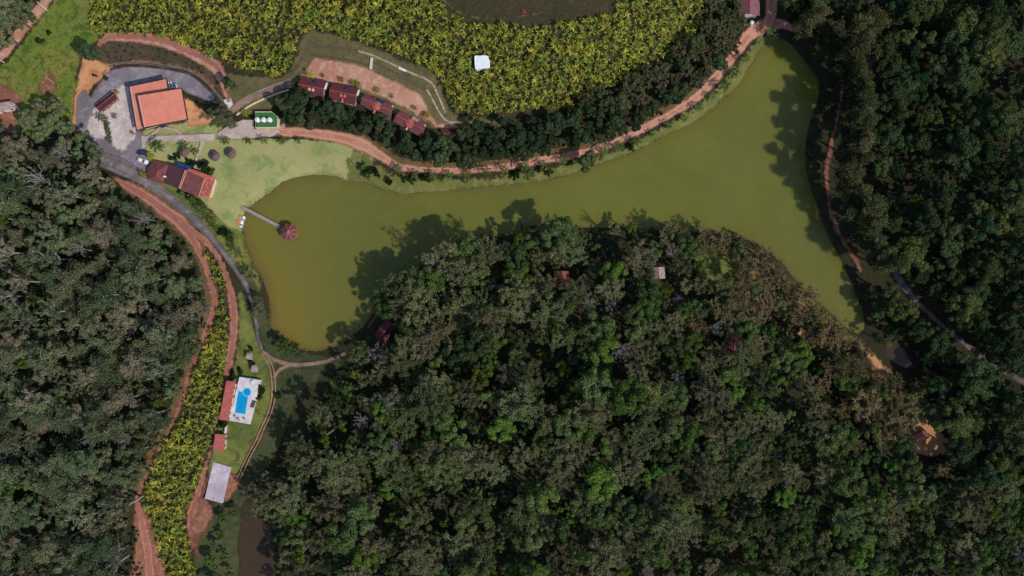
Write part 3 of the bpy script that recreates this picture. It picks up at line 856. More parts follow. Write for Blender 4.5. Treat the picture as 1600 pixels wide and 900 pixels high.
# --- event hall with two stepped orange roofs
g = centre_ground([(203, 136), (260, 124), (271, 190), (214, 203)], 5)
zh = g[2]
LOW = [(203, 136), (260, 124), (266, 158), (224, 170), (226, 200), (214, 203)]
low = [WZ(x, y, zh + 5.0) for x, y in LOW]
up = [WZ(x, y, zh + 6.6) for x, y in HALL_UP]
cen = sum(up) / 4
hall = thing('event_hall', (cen[0], cen[1], zh), 'large hall with two stepped bright orange metal roofs by the gravel yard', 'hall')
wl = [WZ(x, y, zh + 5.0) for x, y in [(207, 139.5), (256, 129), (264, 186), (218, 198)]]
MB().prism([p[:2] for p in wl], zh - 1.5, zh + 4.8).build('wall', M['wall_cream'], hall)
wu = [p + (cen - p) / np.linalg.norm((cen - p)[:2]) * 2.6 for p in up]
MB().prism([p[:2] for p in wu], zh - 1.5, zh + 6.0).build('upper_wall', M['wall_cream'], hall)
lowp = [low[0], low[1], WZ(269, 188, zh + 5.0), low[5]]
lr = MB().slab([lowp[0] + (0, 0, .3), lowp[1] + (0, 0, .3), lowp[2], lowp[3]], 0.18).build('lower_roof', M['hall_roof'], hall)
ur = MB().slab([up[0] + (0, 0, .5), up[1] + (0, 0, .5), up[2], up[3]], 0.2).build('upper_roof', M['hall_roof'], hall)
for r_, pts, rz in ((lr, lowp, 0.3), (ur, up, 0.5)):
    P4 = [pts[0] + (0, 0, rz), pts[1] + (0, 0, rz), pts[2], pts[3]]
    gt = MB()
    for i in range(4):
        a, b = P4[i], P4[(i + 1) % 4]
        outv = (a + b) / 2 - sum(P4) / 4; outv[2] = 0; outv /= np.linalg.norm(outv)
        d = (b - a); L = np.linalg.norm(d); d = d / L
        gt.box((a + b) / 2 + outv * 0.22 - (0, 0, 0.08), d * (L / 2 + 0.2), outv * 0.2, (0, 0, 0.12))
    gt.build('gutter', M['gutter'], r_)  # near-black gutters on all edges, their colour also carrying the shade along the roof
    a, b = P4[3], P4[0]
    d = b - a; inn = sum(P4) / 4 - (a + b) / 2; inn[2] = 0; inn /= np.linalg.norm(inn)
    MB().box((a + b) / 2 + inn * 0.35 + (0, 0, 0.06), d * 0.495, inn * 0.22, (0, 0, 0.03)).build('flashing', M['flashing'], r_)
openings(hall, wu[2][:2], wu[3][:2], zh, (wu[2] + wu[3])[:2] / 2 - cen[:2], 7)
openings(hall, wl[3][:2], wl[0][:2], zh, (-1, 0.2), 5)
MB().box(WZ(254, 197.5, zh + 2.6), (0.9, 0.15, 0), (-0.1, 0.5, 0), (0, 0, 0.06)).build('door_canopy', M['car_navy'], hall)

# --- plant units behind the hall
for i, (x, y, s) in enumerate([(265.5, 130, 1.0), (267, 135, 1.0), (272, 134, 1.3)]):
    p = G(x, y, 1)
    u = thing('machine_unit', p, ['small white machine box behind the orange hall, nearest the back corner', 'small white machine box behind the orange hall, beside the wall',
                                  'larger bluish grey machine box behind the orange hall'][i].replace('nearest the back corner', 'at the roof corner'), 'machine')
    MB().box(p + (0, 0, 0.55), (0.6 * s, 0.1, 0), (-0.1, 0.5 * s, 0), (0, 0, 0.55)).build('casing', M['tank_white' if i < 2 else 'white_panel'], u)
    MB().lathe(p + (0, 0, 1.1), [(0.32 * s, 0), (0.32 * s, 0.06), (0.1, 0.1)], 12).build('fan', M['gutter'], u)

# --- dark shed in the gravel yard
house('yard_shed', [(149, 165), (177, 143), (183, 153), (156, 175)], 2.8, 0.9, M['shed_roof'], M['wall_brick'],
      'long narrow shed with dark maroon roof standing on pale gravel yard', 'shed', ridge_mat=M['ridge_tile'], n_open=4, ridge_r=0.1, over=0.35)

# --- four lakeside cottages
names = ['maroon tiled cottage with white gable, first in row above the dark trees', 'maroon tiled cottage with white gable, second in row above the dark trees',
         'rose red cottage with round orange cap and solar panel, third in row', 'rose red cottage with round orange cap, last in row beside the terrace bend']
for i, c in enumerate(C_PX):
    root, (A, B, C, D, z, ro) = house('cottage', c, 3.2, 1.7, M['maroon_tile'] if i < 2 else M['maroon_tile_pink'], M['wall_white'], names[i], 'cottage',
                                      'cottages in a row above the lakeside trees', ridge_mat=M['ridge_tile'], over=0.6, n_open=3)
    R0 = (A + D) / 2; R1 = (B + C) / 2; mid = (R0 + R1) / 2
    u = (R1 - R0) / np.linalg.norm(R1 - R0); v = (D - A) / np.linalg.norm(D - A)
    if i < 2:
        for k in (-0.7, 0.75):
            cpt = mid + u * k + v * 1.0
            MB().lathe(cpt + (0, 0, 0.7), [(0.62, 0), (0.62, 0.75), (0.05, 1.15)], 12).build('roof_lantern', M['pale_ridge' if i == 0 else 'orange_tile'], ro)
    else:
        MB().lathe(mid + v * 0.3 + (0, 0, 0.35), [(1.7, 0), (1.7, 1.0), (1.1, 1.3), (0.08, 1.62)], 16).build('round_cap', M['cap_tile'], ro)
    if i > 0:
        # small dormer towards the trees
        q = mid + v * 2.6
        MB().add([tuple(q + u * 0.75 + v * 0.7 + (0, 0, 0.45)), tuple(q - u * 0.75 + v * 0.7 + (0, 0, 0.45)), tuple(q + v * 0.7 + (0, 0, 1.15)),
                  tuple(q - v * 1.0 + (0, 0, 1.2))], [(0, 2, 1), (0, 3, 2), (1, 2, 3), (0, 1, 3)]).build('dormer', M['pale_ridge' if i > 1 else 'orange_tile'], ro)
    # raised white gable on the end wall
    if i < 2:
        e0 = B * 0.86 + C * 0.14; e1 = B * 0.5 + C * 0.5
        MB().slab([e0 + u * 0.05 + (0, 0, 0.8), e1 + u * 0.05 + (0, 0, 2.0), e1 + u * 0.75 + (0, 0, 1.9), e0 + u * 0.6 + (0, 0, 0.7)], 0.5).build('white_gable', M['wall_white'], root)
    # solar collector on the uphill slope
    sc = mid - v * 2.1 + u * (0.9 if i != 1 else 1.3) + (0, 0, 1.15 if i < 2 else 1.1)
    MB().box(sc, u * (1.35 if i > 1 else 0.8), v * 0.62 + np.array((0, 0, 0.3)), (0, 0, 0.05)).build('solar_panel', M['solar_glass' if i != 3 else 'grey_roof'], ro)
    if i > 1:
        for k in (0, 1):
            tp = B + (C - B) * (0.16 + 0.13 * k) - u * (0.4 + 0.1 * k)
            MB().lathe(tp + (0, 0, 0.1), [(0.3, 0), (0.34, 0.45), (0.12, 0.62)], 10).build('water_drum', M['tank_white'], ro)

# --- green flat-roofed pump house with three tanks
GP = [(399, 175), (425, 175), (434, 182), (433.5, 199), (399, 199.5)]
g = centre_ground(GP, 3); z = g[2]
root = thing('green_pump_house', g, 'flat green roofed block carrying three white tanks beside the paved yard', 'building')
poly = [WZ(x, y, z + 3) for x, y in GP]
MB().prism([p[:2] for p in poly], z - 1, z + 2.9).build('wall', M['cream_trim'], root)
MB().prism([p[:2] + (poly[0] * 0)[:2] for p in [(q + (sum(poly) / 5 - q) * 0.03) for q in poly]], z + 2.9, z + 2.98).build('roof', M['green_deck'], root)
pr = MB()
for i in (0, 2, 3):
    a, b = poly[i], poly[(i + 1) % 5]
    d = (b - a); L = np.linalg.norm(d); d = d / L; nn = np.array([-d[1], d[0], 0])
    pr.box((a + b) / 2 + (0, 0, 0.1), d * L / 2, nn * 0.12, (0, 0, 0.16))
pr.build('parapet', M['cream_trim'], root)
for x in (403.5, 413.3, 422.5):
    i = int(x > 408) + int(x > 418)
    c = WZ(x, 188, z + 3)
    t = thing('water_tank', c, ['white round water tank at the outer end of the green roof', 'white round water tank between two others on the green roof',
                                'white round water tank on the green roof towards the dark trees'][i], 'water tank', 'tanks on the green roof')
    MB().lathe(c + (0, 0, -0.02), [(0.82, 0), (0.92, 0.1), (0.92, 1.1), (0.88, 1.2)], 16).build('tank_body', M['tank_white'], t)
    MB().lathe(c + (0, 0, 1.18), [(0.95, 0), (0.95, 0.08), (0.3, 0.32), (0.28, 0.42), (0.05, 0.45)], 16).build('lid', M['tank_white'], t)

# --- lakeside restaurant
g = centre_ground([(231, 255), (337, 280), (311, 306)], 3.5); z = g[2]
rest = thing('restaurant', g, 'long restaurant of joined red and dark tiled roofs between lawn and road', 'building')
def rq(pts, hs):
    return [WZ(x, y, z + h) for (x, y), h in zip(pts, hs)]
def rprism(name, pts, h, mat):
    q = rq(pts, [h] * len(pts)); cc = sum(q) / len(q)
    q = [p + (cc - p) / np.linalg.norm((cc - p)[:2]) * 0.5 for p in q]
    return MB().prism([p[:2] for p in q], z - 1.2, z + h).build(name, mat, rest)
rprism('wall', [(232, 262), (241, 252), (264, 258), (256, 286), (232, 279)], 2.7, M['wall_cream'])
rprism('wall', [(265, 257), (290, 266), (281, 294), (257, 286)], 3.2, M['wall_cream'])
rprism('wall', [(292, 266), (336, 280), (327, 309), (281, 295)], 3.0, M['wall_cream'])
A_ = [(230, 263), (241, 251), (265, 257), (256, 287), (231, 281)]
apex0 = WZ(247, 266, z + 4.6); apex1 = WZ(244, 274, z + 4.6)
ea = rq(A_, [3.0] * 5)
ra = MB()
ra.slab([ea[0], ea[1], apex0, apex1], 0.14); ra.slab([ea[1], ea[2], apex0], 0.14); ra.slab([ea[2], ea[3], apex1, apex0], 0.14)
ra.slab([ea[3], ea[4], apex1], 0.14); ra.slab([ea[4], ea[0], apex1], 0.14)
ra = ra.build('hipped_roof', M['old_tile'], rest)
MB().tube([apex0, apex1], 0.13, 6).build('ridge_cap', M['ridge_tile'], ra)
MB().box(WZ(257.5, 276, z + 4.2), (0.3, 0, 0), (0, 0.3, 0), (0, 0, 0.7)).build('chimney', M['wall_white'], ra)
MB().slab(rq([(265, 256), (290, 265), (281, 295), (256, 286)], [3.5, 4.6, 4.6, 3.5]), 0.14).build('dark_roof', M['dark_tile'], rest)
rc = MB().slab(rq([(291, 266), (320, 279), (311, 307), (280, 296)], [4.7, 4.3, 4.3, 4.7]), 0.14).build('main_roof', M['old_tile'], rest)
for x0, y0, x1, y1 in ((289.5, 265.5, 279.5, 294), (291.8, 266.5, 281.2, 295), ):
    MB().tube(rq([(x0, y0), (x1, y1)], [4.8, 4.8]), 0.13, 6).build('ridge_cap', M['pale_ridge'], rc)
MB().tube(rq([(319.5, 279), (311, 306)], [4.42, 4.42]), 0.13, 6).build('ridge_cap', M['pale_ridge'], rc)
MB().slab(rq([(320, 279), (337, 280), (327.5, 310), (311, 306.5)], [4.25, 3.2, 3.2, 4.25]), 0.12).build('veranda_roof', M['red_tile'], rest)
MB().slab(rq([(296, 263), (337, 277.5), (336.5, 280), (320, 279), (291, 266)], [3.7, 3.3, 3.3, 4.2, 4.6]), 0.12).build('porch_roof', M['orange_tile'], rest)
MB().tube(rq([(336.8, 280), (327.6, 309.5)], [3.2, 3.2]), 0.14, 5).build('gutter', M['cream_trim'], rest)
MB().slab(rq([(277, 254), (300, 260), (296, 266), (291, 266), (275, 261)], [3.1, 3.1, 3.3, 3.4, 3.4]), 0.1).build('blue_awning', M['blue_sheet'], rest)
for (x, y) in ((278, 255), (289, 257.5), (299, 260.5)):
    MB().tube([WZ(x, y, z - 0.5) * (1, 1, 1), WZ(x, y, z - 0.5) + (0, 0, 3.4)], 0.07, 6).build('awning_post', M['timber_grey'], rest)
openings(rest, WZ(311, 305, z + 3)[:2], WZ(281, 294, z + 3)[:2], z, (-0.3, -1), 6)

# --- thatched huts
for i, (x, y) in enumerate([(288, 237.5), (336, 244), (361, 239.5)]):
    p = G(x, y, 2)
    t = thing('thatched_hut', p, ['round thatched shelter on the lawn between palms near the blue awning', 'round thatched shelter on open lawn beside the hedge by the path',
                                  'round thatched shelter on the lawn set apart by the tall palms'][i].replace('near', 'by'), 'shelter', 'thatched shelters on the lawn')
    MB().tube([p, p + (0, 0, 2.6)], [0.12, 0.1], 8).build('post', M['wood'], t)
    rr = np.random.default_rng(i)
    prof = [(1.95, 0), (2.0, 0.12), (1.35, 0.62), (0.65, 1.05), (0.1, 1.4)]
    roof = MB().lathe(p + (0, 0, 2.0), prof, 18)
    roof.v = [(a + rr.normal() * 0.05, b + rr.normal() * 0.05, c + rr.normal() * 0.03) for a, b, c in roof.v]
    r = roof.build('thatch_roof', M['thatch'], t)
    MB().lathe(p + (0, 0, 3.35), [(0.2, 0), (0.16, 0.2), (0.04, 0.3)], 10).build('finial', M['thatch'], r)
    MB().lathe(p + (0, 0, 0.0), [(0.7, 0.7), (0.7, 0.76)], 14).build('table', M['wood'], t)

# --- pool terrace
DECK = [(374, 589), (407, 594), (391, 663), (358, 657)]
g = centre_ground(DECK, 0); z = max(float(G(x, y)[2]) for x, y in DECK) + 0.3
dk = thing('pool_terrace', (g[0], g[1], g[2]), 'pale paved terrace around the blue swimming pool', 'terrace')
def pz(x, y, h=0.0):
    return WZ(x, y, z + h)
deckp = [pz(*p) for p in DECK]
POOL = [(372.6, 611), (378.5, 612.6), (381, 617.5), (387.8, 617.5), (383, 646.8), (367.3, 644.5)]
circ = [pz(386 + 5.9 * math.cos(t), 612.6 + 5.9 * math.sin(t)) for t in np.linspace(0, 2 * math.pi, 28, endpoint=False)]
ph = [pz(*p) for p in POOL]
MB().prism([p[:2] for p in deckp], z - 1.6, z).build('paving', M['deck'], dk)
pool = thing('swimming_pool', tuple(sum(ph) / len(ph)), 'bright blue rectangular swimming pool joined to a round spa', 'pool')
def grow(pts, k):
    c = sum(pts) / len(pts)
    return [p + (p - c) / np.linalg.norm((p - c)[:2]) * k for p in pts]
MB().prism([p[:2] for p in grow(ph, 0.32)], z - 0.3, z + 0.03).build('pool_rim', M['pool_rim'], pool)
MB().prism([p[:2] for p in ph], z - 0.3, z + 0.042).build('pool_water', M['pool_water'], pool)
MB().prism([p[:2] for p in grow(circ, 0.28)], z - 0.3, z + 0.05).build('spa_rim', M['pool_rim'], pool)
MB().prism([p[:2] for p in circ], z - 0.3, z + 0.062).build('spa_water', M['pool_water'], pool)
ord_ = ['first', 'second', 'third', 'fourth']
for i in range(4):
    c = pz(397.2 - i * 1.15, 627 + i * 2.75)
    t = thing('sun_lounger', c, f'dark sun lounger beside the pool, {ord_[i]} in row from the spa', 'lounger', 'sun loungers by the pool')
    u = np.array([0.98, -0.2, 0]); v = np.array([0.2, 0.98, 0])
    MB().box(c + (0, 0, 0.3), u * 0.62, v * 0.24, (0, 0, 0.05)).build('seat', M['dark_fabric'], t)
    MB().box(c + u * 0.78 + (0, 0, 0.52), u * 0.22 + np.array((0, 0, 0.22)), v * 0.24, (-0.03, 0, 0.04)).build('backrest', M['dark_fabric'], t)
    for a in (-0.5, 0.5):
        for b in (-0.2, 0.2):
            MB().tube([c + u * a + v * b, c + u * a + v * b + (0, 0, 0.27)], 0.03, 5).build('leg', M['dark_fabric'], t)
for i, (x, y, r) in enumerate([(368.5, 651, 0.55), (374, 655, 0.55), (383, 654.5, 0.5), (396, 596.5, 0.6)]):
    c = pz(x, y)
    t = thing('patio_table', c, ['pinkish round patio table below the pool, at the tiled roof side', 'pinkish round patio table at the lower terrace edge',
                                 'round patio table alone below the pool corner', 'round white patio table at the upper terrace corner'][i], 'table', 'patio tables on the pool terrace')
    MB().lathe(c + (0, 0, 0.7), [(r, 0), (r, 0.05)], 16).build('table_top', M['pink_table' if i < 3 else 'tank_white'], t)
    MB().tube([c, c + (0, 0, 0.7)], 0.05, 6).build('leg', M['gutter'], t)
house('pool_pavilion', [(355, 594.5), (343.2, 655), (356.5, 657.5), (368, 596.5)], 2.8, 0.7, M['pool_tile'], M['wall_cream'],
      'long narrow red tiled pavilion along the pool terrace', 'pavilion', roof='mono', n_open=4, over=0.8)
house('pool_outhouse', [(337.2, 677.5), (333.8, 703), (350, 704.5), (352, 679.5)], 2.6, 0.6, M['pool_tile'], M['wall_cream'],
      'small square red tiled outhouse below the pool pavilion', 'outhouse', roof='mono', n_open=2, over=0.3)
p = G(352.8, 671, 1)
MB().box(p + (0, 0, 0.6), (0.15, 0.03, 0), (0.15, 1.45, 0), (0, 0, 1.1)).build('garden_wall', M['wall_white'])
tag(bpy.data.objects['garden_wall'], 'short white garden wall between pool pavilion and outhouse', 'wall')

# --- two small picnic shelters beside the track
for i, (x, y) in enumerate([(390.5, 556.5), (398.5, 576)]):
    p = G(x, y, 2)
    t = thing('picnic_shelter', p, ['small square picnic shelter between two round dark bushes on the grass strip', 'small square picnic shelter closer to the pool terrace'][i], 'shelter', 'picnic shelters on the grass strip')
    u = np.array([0.98, -0.12, 0]); v = np.array([0.12, 0.98, 0])
    for a in (-1, 1):
        for b in (-1, 1):
            MB().tube([p + u * a + v * b - (0, 0, .3), p + u * a + v * b + (0, 0, 2.2)], 0.07, 6).build('post', M['wood'], t)
    R = [p + u * 1.25 * a + v * 1.3 * b + (0, 0, 2.2) for a, b in ((-1, 1), (1, 1), (1, -1), (-1, -1))]
    q0 = p - u * 1.25 + v * 0.4 + (0, 0, 2.65); q1 = p + u * 1.25 + v * 0.4 + (0, 0, 2.65)
    r = MB().slab([R[0], R[1], q1, q0], 0.08).slab([R[2], R[3], q0, q1], 0.08).build('roof', M['grey_roof'], t)
    MB().tube([q0, q1], 0.06, 5).build('ridge_cap', M['cream_trim'], r)
    MB().box(p + (0, 0, 0.72), u * 0.7, v * 0.4, (0, 0, 0.03)).build('table', M['wood'], t)

# --- concrete court
CT = [(333, 722), (361, 730), (347, 786.5), (320, 779)]
g = centre_ground(CT, 0.3)
zc = max(float(G(x, y)[2]) for x, y in CT) + 0.25
MB().prism([WZ(x, y, zc)[:2] for x, y in CT], zc - 2.0, zc).build('concrete_court', M['slab'])
tag(bpy.data.objects['concrete_court'], 'bare rectangular concrete court beside the red dirt road', 'court')

# --- pier, pavilion on the lake, dock, boats
p0 = WZ(378, 323.5, 0.9); p1 = WZ(438, 354.5, 0.9)
d = (p1 - p0) / np.linalg.norm(p1 - p0); nn = np.array([-d[1], d[0], 0])
pier = thing('wooden_pier', (p0[0], p0[1], 0), 'narrow grey timber pier leading across the water to the pavilion', 'pier')
L = np.linalg.norm(p1 - p0)
npl = int(L / 0.42)
pl = bpy.data.meshes.new('plank')
plm = MB().box((0, 0, 0), d * 0.19, nn * 0.62, (0, 0, 0.04)).mesh('plank', M['timber_grey'])
for k in range(npl):
    o = link_mesh('plank', plm, pier)
    q = p0 + d * (k + 0.5) * 0.42 - np.array([p0[0], p0[1], 0])
    o.location = (q[0], q[1], q[2] + 0.01 * ((k * 7) % 3))
for s in (-1, 1):
    MB().box((p0 + p1) / 2 + nn * 0.5 * s - (0, 0, 0.14), d * L / 2, nn * 0.07, (0, 0, 0.09)).build('beam', M['wood'], pier)
    MB().tube([p0 + nn * 0.64 * s + (0, 0, 0.95), p1 + nn * 0.64 * s + (0, 0, 0.95)], 0.05, 5).build('handrail', M['timber_grey'], pier)
    for k in range(8):
        q = p0 + d * L * (k + 0.3) / 8 + nn * 0.64 * s
        MB().tube([q - (0, 0, 2.3), q + (0, 0, 0.95)], 0.06, 5).build('post', M['wood'], pier)
gc = WZ(451, 362.5, 3.6); gb = np.array([gc[0], gc[1], 0.0])
gz = thing('lake_pavilion', gb, 'octagonal red tiled pavilion standing on the lake at the pier end', 'pavilion')
def octa(r, z, ph=math.pi / 8):
    return [gb + (r * math.cos(ph + k * math.pi / 4), r * math.sin(ph + k * math.pi / 4), z) for k in range(8)]
MB().prism([q[:2] for q in octa(2.9, 0)], 0.75, 0.95).build('floor', M['timber_grey'], gz)
E = octa(3.45, 3.1); ap = gb + (0, 0, 4.9)
ro = MB()
for k in range(8):
    ro.slab([E[k], E[(k + 1) % 8], ap], 0.1)
ro = ro.build('roof', M['pavilion_tile'], gz)
for k in range(8):
    MB().tube([E[k] + (0, 0, 0.05), ap + (0, 0, 0.05)], [0.12, 0.1], 5).build('hip_cap', M['dusty_ridge'], ro)
MB().lathe(ap, [(0.3, -0.05), (0.22, 0.2), (0.05, 0.45)], 10).build('finial', M['orange_tile'], ro)
for q in octa(2.7, 0):
    MB().tube([q + (0, 0, -1.6), q + (0, 0, 3.2)], 0.1, 6).build('post', M['wood'], gz)
rl = octa(2.72, 1.85)
for k in range(8):
    if k != 3:
        MB().tube([rl[k], rl[(k + 1) % 8]], 0.05, 5).build('railing', M['wood'], gz)
dock = [(375, 335.5), (379, 338), (375.5, 346), (374.5, 353.5), (368.5, 353), (369.5, 344)]
zd = 0.75
dq = [WZ(x, y, zd) for x, y in dock]
dkk = thing('landing_stage', (*dq[0][:2], 0), 'small curved tan landing stage with boats on the lawn shore', 'dock')
MB().prism([q[:2] for q in dq], zd - 0.15, zd).build('deck', M['dock_wood'], dkk)
for q in dq:
    MB().tube([q - (0, 0, 2), q + (0, 0, 0.25)], 0.09, 6).build('post', M['wood'], dkk)
for i, (x, y, an) in enumerate([(380.3, 342.3, 62), (377.8, 350.6, 78)]):
    c = WZ(x, y, 0.0)
    t = thing('pedal_boat', c, ['white pedal boat moored at the landing stage, on the pier side', 'white pedal boat moored at the landing stage, by the grey shoreline tree'][i], 'boat', 'pedal boats at the landing stage')
    a = math.radians(an); u = np.array([math.cos(a), math.sin(a), 0]); v = np.array([-u[1], u[0], 0])
    secs = []
    for s, w_, zt in ((-1.2, 0.45, 0.42), (-1.05, 0.66, 0.5), (0, 0.76, 0.5), (0.8, 0.68, 0.52), (1.2, 0.38, 0.6)):
        secs.append([c + u * s - v * w_ * 0.7 - (0, 0, 0.12), c + u * s + v * w_ * 0.7 - (0, 0, 0.12), c + u * s + v * w_ + (0, 0, zt), c + u * s - v * w_ + (0, 0, zt)])
    hb = MB(); vs = [p_ for s_ in secs for p_ in s_]; fs = []
    for k in range(4):
        for j in range(4):
            fs.append((k * 4 + j, k * 4 + (j + 1) % 4, (k + 1) * 4 + (j + 1) % 4, (k + 1) * 4 + j))
    fs += [(3, 2, 1, 0), (16, 17, 18, 19)]
    hb.add(vs, fs).build('hull', M['boat_white'], t)
    for s in (-0.32, 0.32):
        MB().box(c + v * s - u * 0.3 + (0, 0, 0.6), u * 0.25, v * 0.24, (0, 0, 0.1)).build('seat', M['dark_fabric' if i == 0 else 'blue_sheet'], t)
        MB().box(c + v * s - u * 0.58 + (0, 0, 0.8), u * 0.05, v * 0.24, (0, 0, 0.25)).build('backrest', M['boat_white'], t)
    MB().box(c + u * 0.62 + (0, 0, 0.62), u * 0.3, v * 0.3, (0, 0, 0.1)).build('pedal_box', M['boat_white'], t)

# --- cars
def car(x, y, ang, body, label):
    p = G(x, y, 0.8)
    p[2] += 0.45
    a = math.radians(ang); u = np.array([math.cos(a), math.sin(a), 0]); v = np.array([-u[1], u[0], 0]); w = np.array([0, 0, 1.0])
    t = thing('parked_car', p, label, 'car', 'cars parked by the lawn')
    def P(s, l, h):
        return tuple(p + u * s + v * l + w * h)
    st = [(-2.1, 0.72, 0.35, 0.78), (-1.9, 0.84, 0.22, 0.95), (-1.0, 0.88, 0.2, 0.98), (0.7, 0.88, 0.2, 0.95), (1.7, 0.82, 0.2, 0.82), (2.1, 0.62, 0.32, 0.66)]
    vs = []; fs = []
    for s, l, z0, z1 in st:
        vs += [P(s, -l, z0), P(s, l, z0), P(s, l, z1 - 0.12), P(s, l * 0.86, z1), P(s, -l * 0.86, z1), P(s, -l, z1 - 0.12)]
    for k in range(len(st) - 1):
        for j in range(6):
            fs.append((k * 6 + j, k * 6 + (j + 1) % 6, (k + 1) * 6 + (j + 1) % 6, (k + 1) * 6 + j))
    fs += [tuple(range(6))[::-1], tuple(range(30, 36))]
    MB().add(vs, fs).build('body', body, t)
    cab = [P(-1.75, -0.74, 0.95), P(0.95, -0.74, 0.95), P(0.95, 0.74, 0.95), P(-1.75, 0.74, 0.95),
           P(-1.25, -0.58, 1.42), P(0.2, -0.58, 1.42), P(0.2, 0.58, 1.42), P(-1.25, 0.58, 1.42)]
    MB().add(cab, [(0, 1, 5, 4), (1, 2, 6, 5), (2, 3, 7, 6), (3, 0, 4, 7), (3, 2, 1, 0), (4, 5, 6, 7)]).build('window', M['glass'], t)
    MB().box(p + u * -0.52 + w * 1.445, u * 0.74, v * 0.57, w * 0.03).build('roof', body, t)
    for s in (-1.3, 1.3):
        for l in (-0.8, 0.8):
            c = p + u * s + v * l + w * 0.32
            wh = MB().tube([c - v * 0.1, c + v * 0.1], 0.32, 12).build('wheel', M['tyre'], t)
            MB().tube([c - v * 0.115, c + v * 0.115], 0.18, 10).build('rim', M['lamp_glass'], wh)
    for l in (-0.55, 0.55):
        MB().box(p + u * 2.0 + v * l + w * 0.62, u * 0.12, v * 0.16, w * 0.07).build('headlight', M['lamp_glass'], t)
    return t
car(222.5, 238.5, 178, M['car_navy'], 'dark blue car parked by the lawn, on the hall side')
car(223.5, 251.5, -20, M['car_white'], 'white car with dark windscreen parked by the red roofed restaurant')

# --- houses at the edges and cabins in the forest
house('farm_building', [(-22, 165), (19, 158.5), (24, 167.5), (-22, 180)], 3.0, 0.6, M['grey_roof'], M['wall_white'],
      'pale roofed farm building on red soil below the green meadow', 'building', roof='mono', n_open=3, over=0.4)
house('lodge', [(1177, -22), (1177.5, 24), (1184.5, 24), (1184, -22)][0:0] or [(1187, -22), (1187, 24.5), (1153, 22), (1152, -22)], 3.2, 1.2, M['mauve_light'], M['wall_white'],
      'mauve roofed lodge beside the red dirt drive at the top of the lake', 'house', split_mat=M['mauve_roof'], n_open=3, ridge_mat=M['ridge_tile'])
p = G(1175, 35, 1.5)
t = thing('cistern', p, 'small white round cistern on the grass below the mauve lodge', 'cistern')
MB().lathe(p, [(0.75, 0), (0.8, 0.1), (0.8, 1.6), (0.7, 1.75)], 16).build('tank_body', M['tank_white'], t)
MB().lathe(p + (0, 0, 1.75), [(0.72, 0), (0.3, 0.18), (0.05, 0.22)], 16).build('lid', M['tank_white'], t)
house('forest_cabin', [(603, 498.5), (585, 522), (602, 534.5), (620, 508)], 3.2, 1.2, M['maroon_tile'], M['wall_brick'],
      'square maroon tiled cabin among trees by the lake bend', 'cabin', 'cabins in the peninsula forest', ridge_mat=M['ridge_tile'])
house('forest_cabin', [(866, 423), (865, 450), (888, 451), (889, 424)], 4.2, 1.2, M['cabin_tile'], M['wall_brick'],
      'orange red roofed cabin half hidden in the middle of the peninsula', 'cabin', 'cabins in the peninsula forest', ridge_mat=M['ridge_tile'])
house('forest_cabin', [(1018, 418), (1019, 437), (1040, 435), (1038, 417)], 4.2, 1.0, M['grey_roof'], M['wall_white'],
      'pale grey roofed cabin surrounded by green crowns', 'cabin', 'cabins in the peninsula forest', ridge_mat=M['pale_ridge'])
house('forest_cabin', [(1136, 524), (1132, 546), (1158, 549), (1162, 526)], 4.2, 1.2, M['maroon_tile'], M['wall_brick'],
      'dark maroon roofed cabin deep in shade near the peninsula path'.replace('near', 'beside'), 'cabin', 'cabins in the peninsula forest', ridge_mat=M['ridge_tile'])
house('creek_house', [(1423, 682), (1446, 672), (1452, 684), (1428, 694)], 3.2, 0.8, M['pink_tile'], M['wall_white'],
      'pink tiled house beside the orange sandy clearing', 'house', ridge_mat=M['pale_ridge'])
house('shore_shelter', [(1306, 102), (1318, 94), (1323, 101), (1311, 110)], 2.8, 0.7, M['orange_tile'], M['wall_brick'],
      'small orange roofed shelter under trees on the far lake shore', 'shelter', ridge_mat=M['pale_ridge'], n_open=1, over=0.3)
house('roadside_shed', [(689, 202), (713, 202), (712, 208), (690, 208)], 2.4, 0.3, M['shed_roof'], M['wall_brick'],
      'low dark roofed shed at the terrace bend under the tree belt', 'shed', roof='mono', n_open=1, over=0.3)

# --- white sheeted roof in the plantation
rr = np.random.default_rng(3)
WP = [(741.5, 87.5), (745, 86.6), (750, 87), (754, 86.4), (760, 86.8), (764, 88.5), (763, 91), (765.4, 94), (765.6, 99), (765.4, 106), (760, 107), (754, 106.4), (748, 107.6), (743, 109), (742, 103), (741.6, 96)]
g = centre_ground(WP, 3)
t = thing('reservoir_shed', g, 'bright white sheeted square roof alone in the yellow green plantation', 'shed')
q = [WZ(x, y, g[2] + 3.2 + rr.normal() * 0.05) for x, y in WP]
cc = sum(q) / len(q)
MB().prism([(p_ + (cc - p_) * 0.14)[:2] for p_ in q], g[2] - 1, g[2] + 2.95).build('wall', M['wall_white'], t)
MB().slab(q, 0.12).build('roof', M['white_panel'], t)

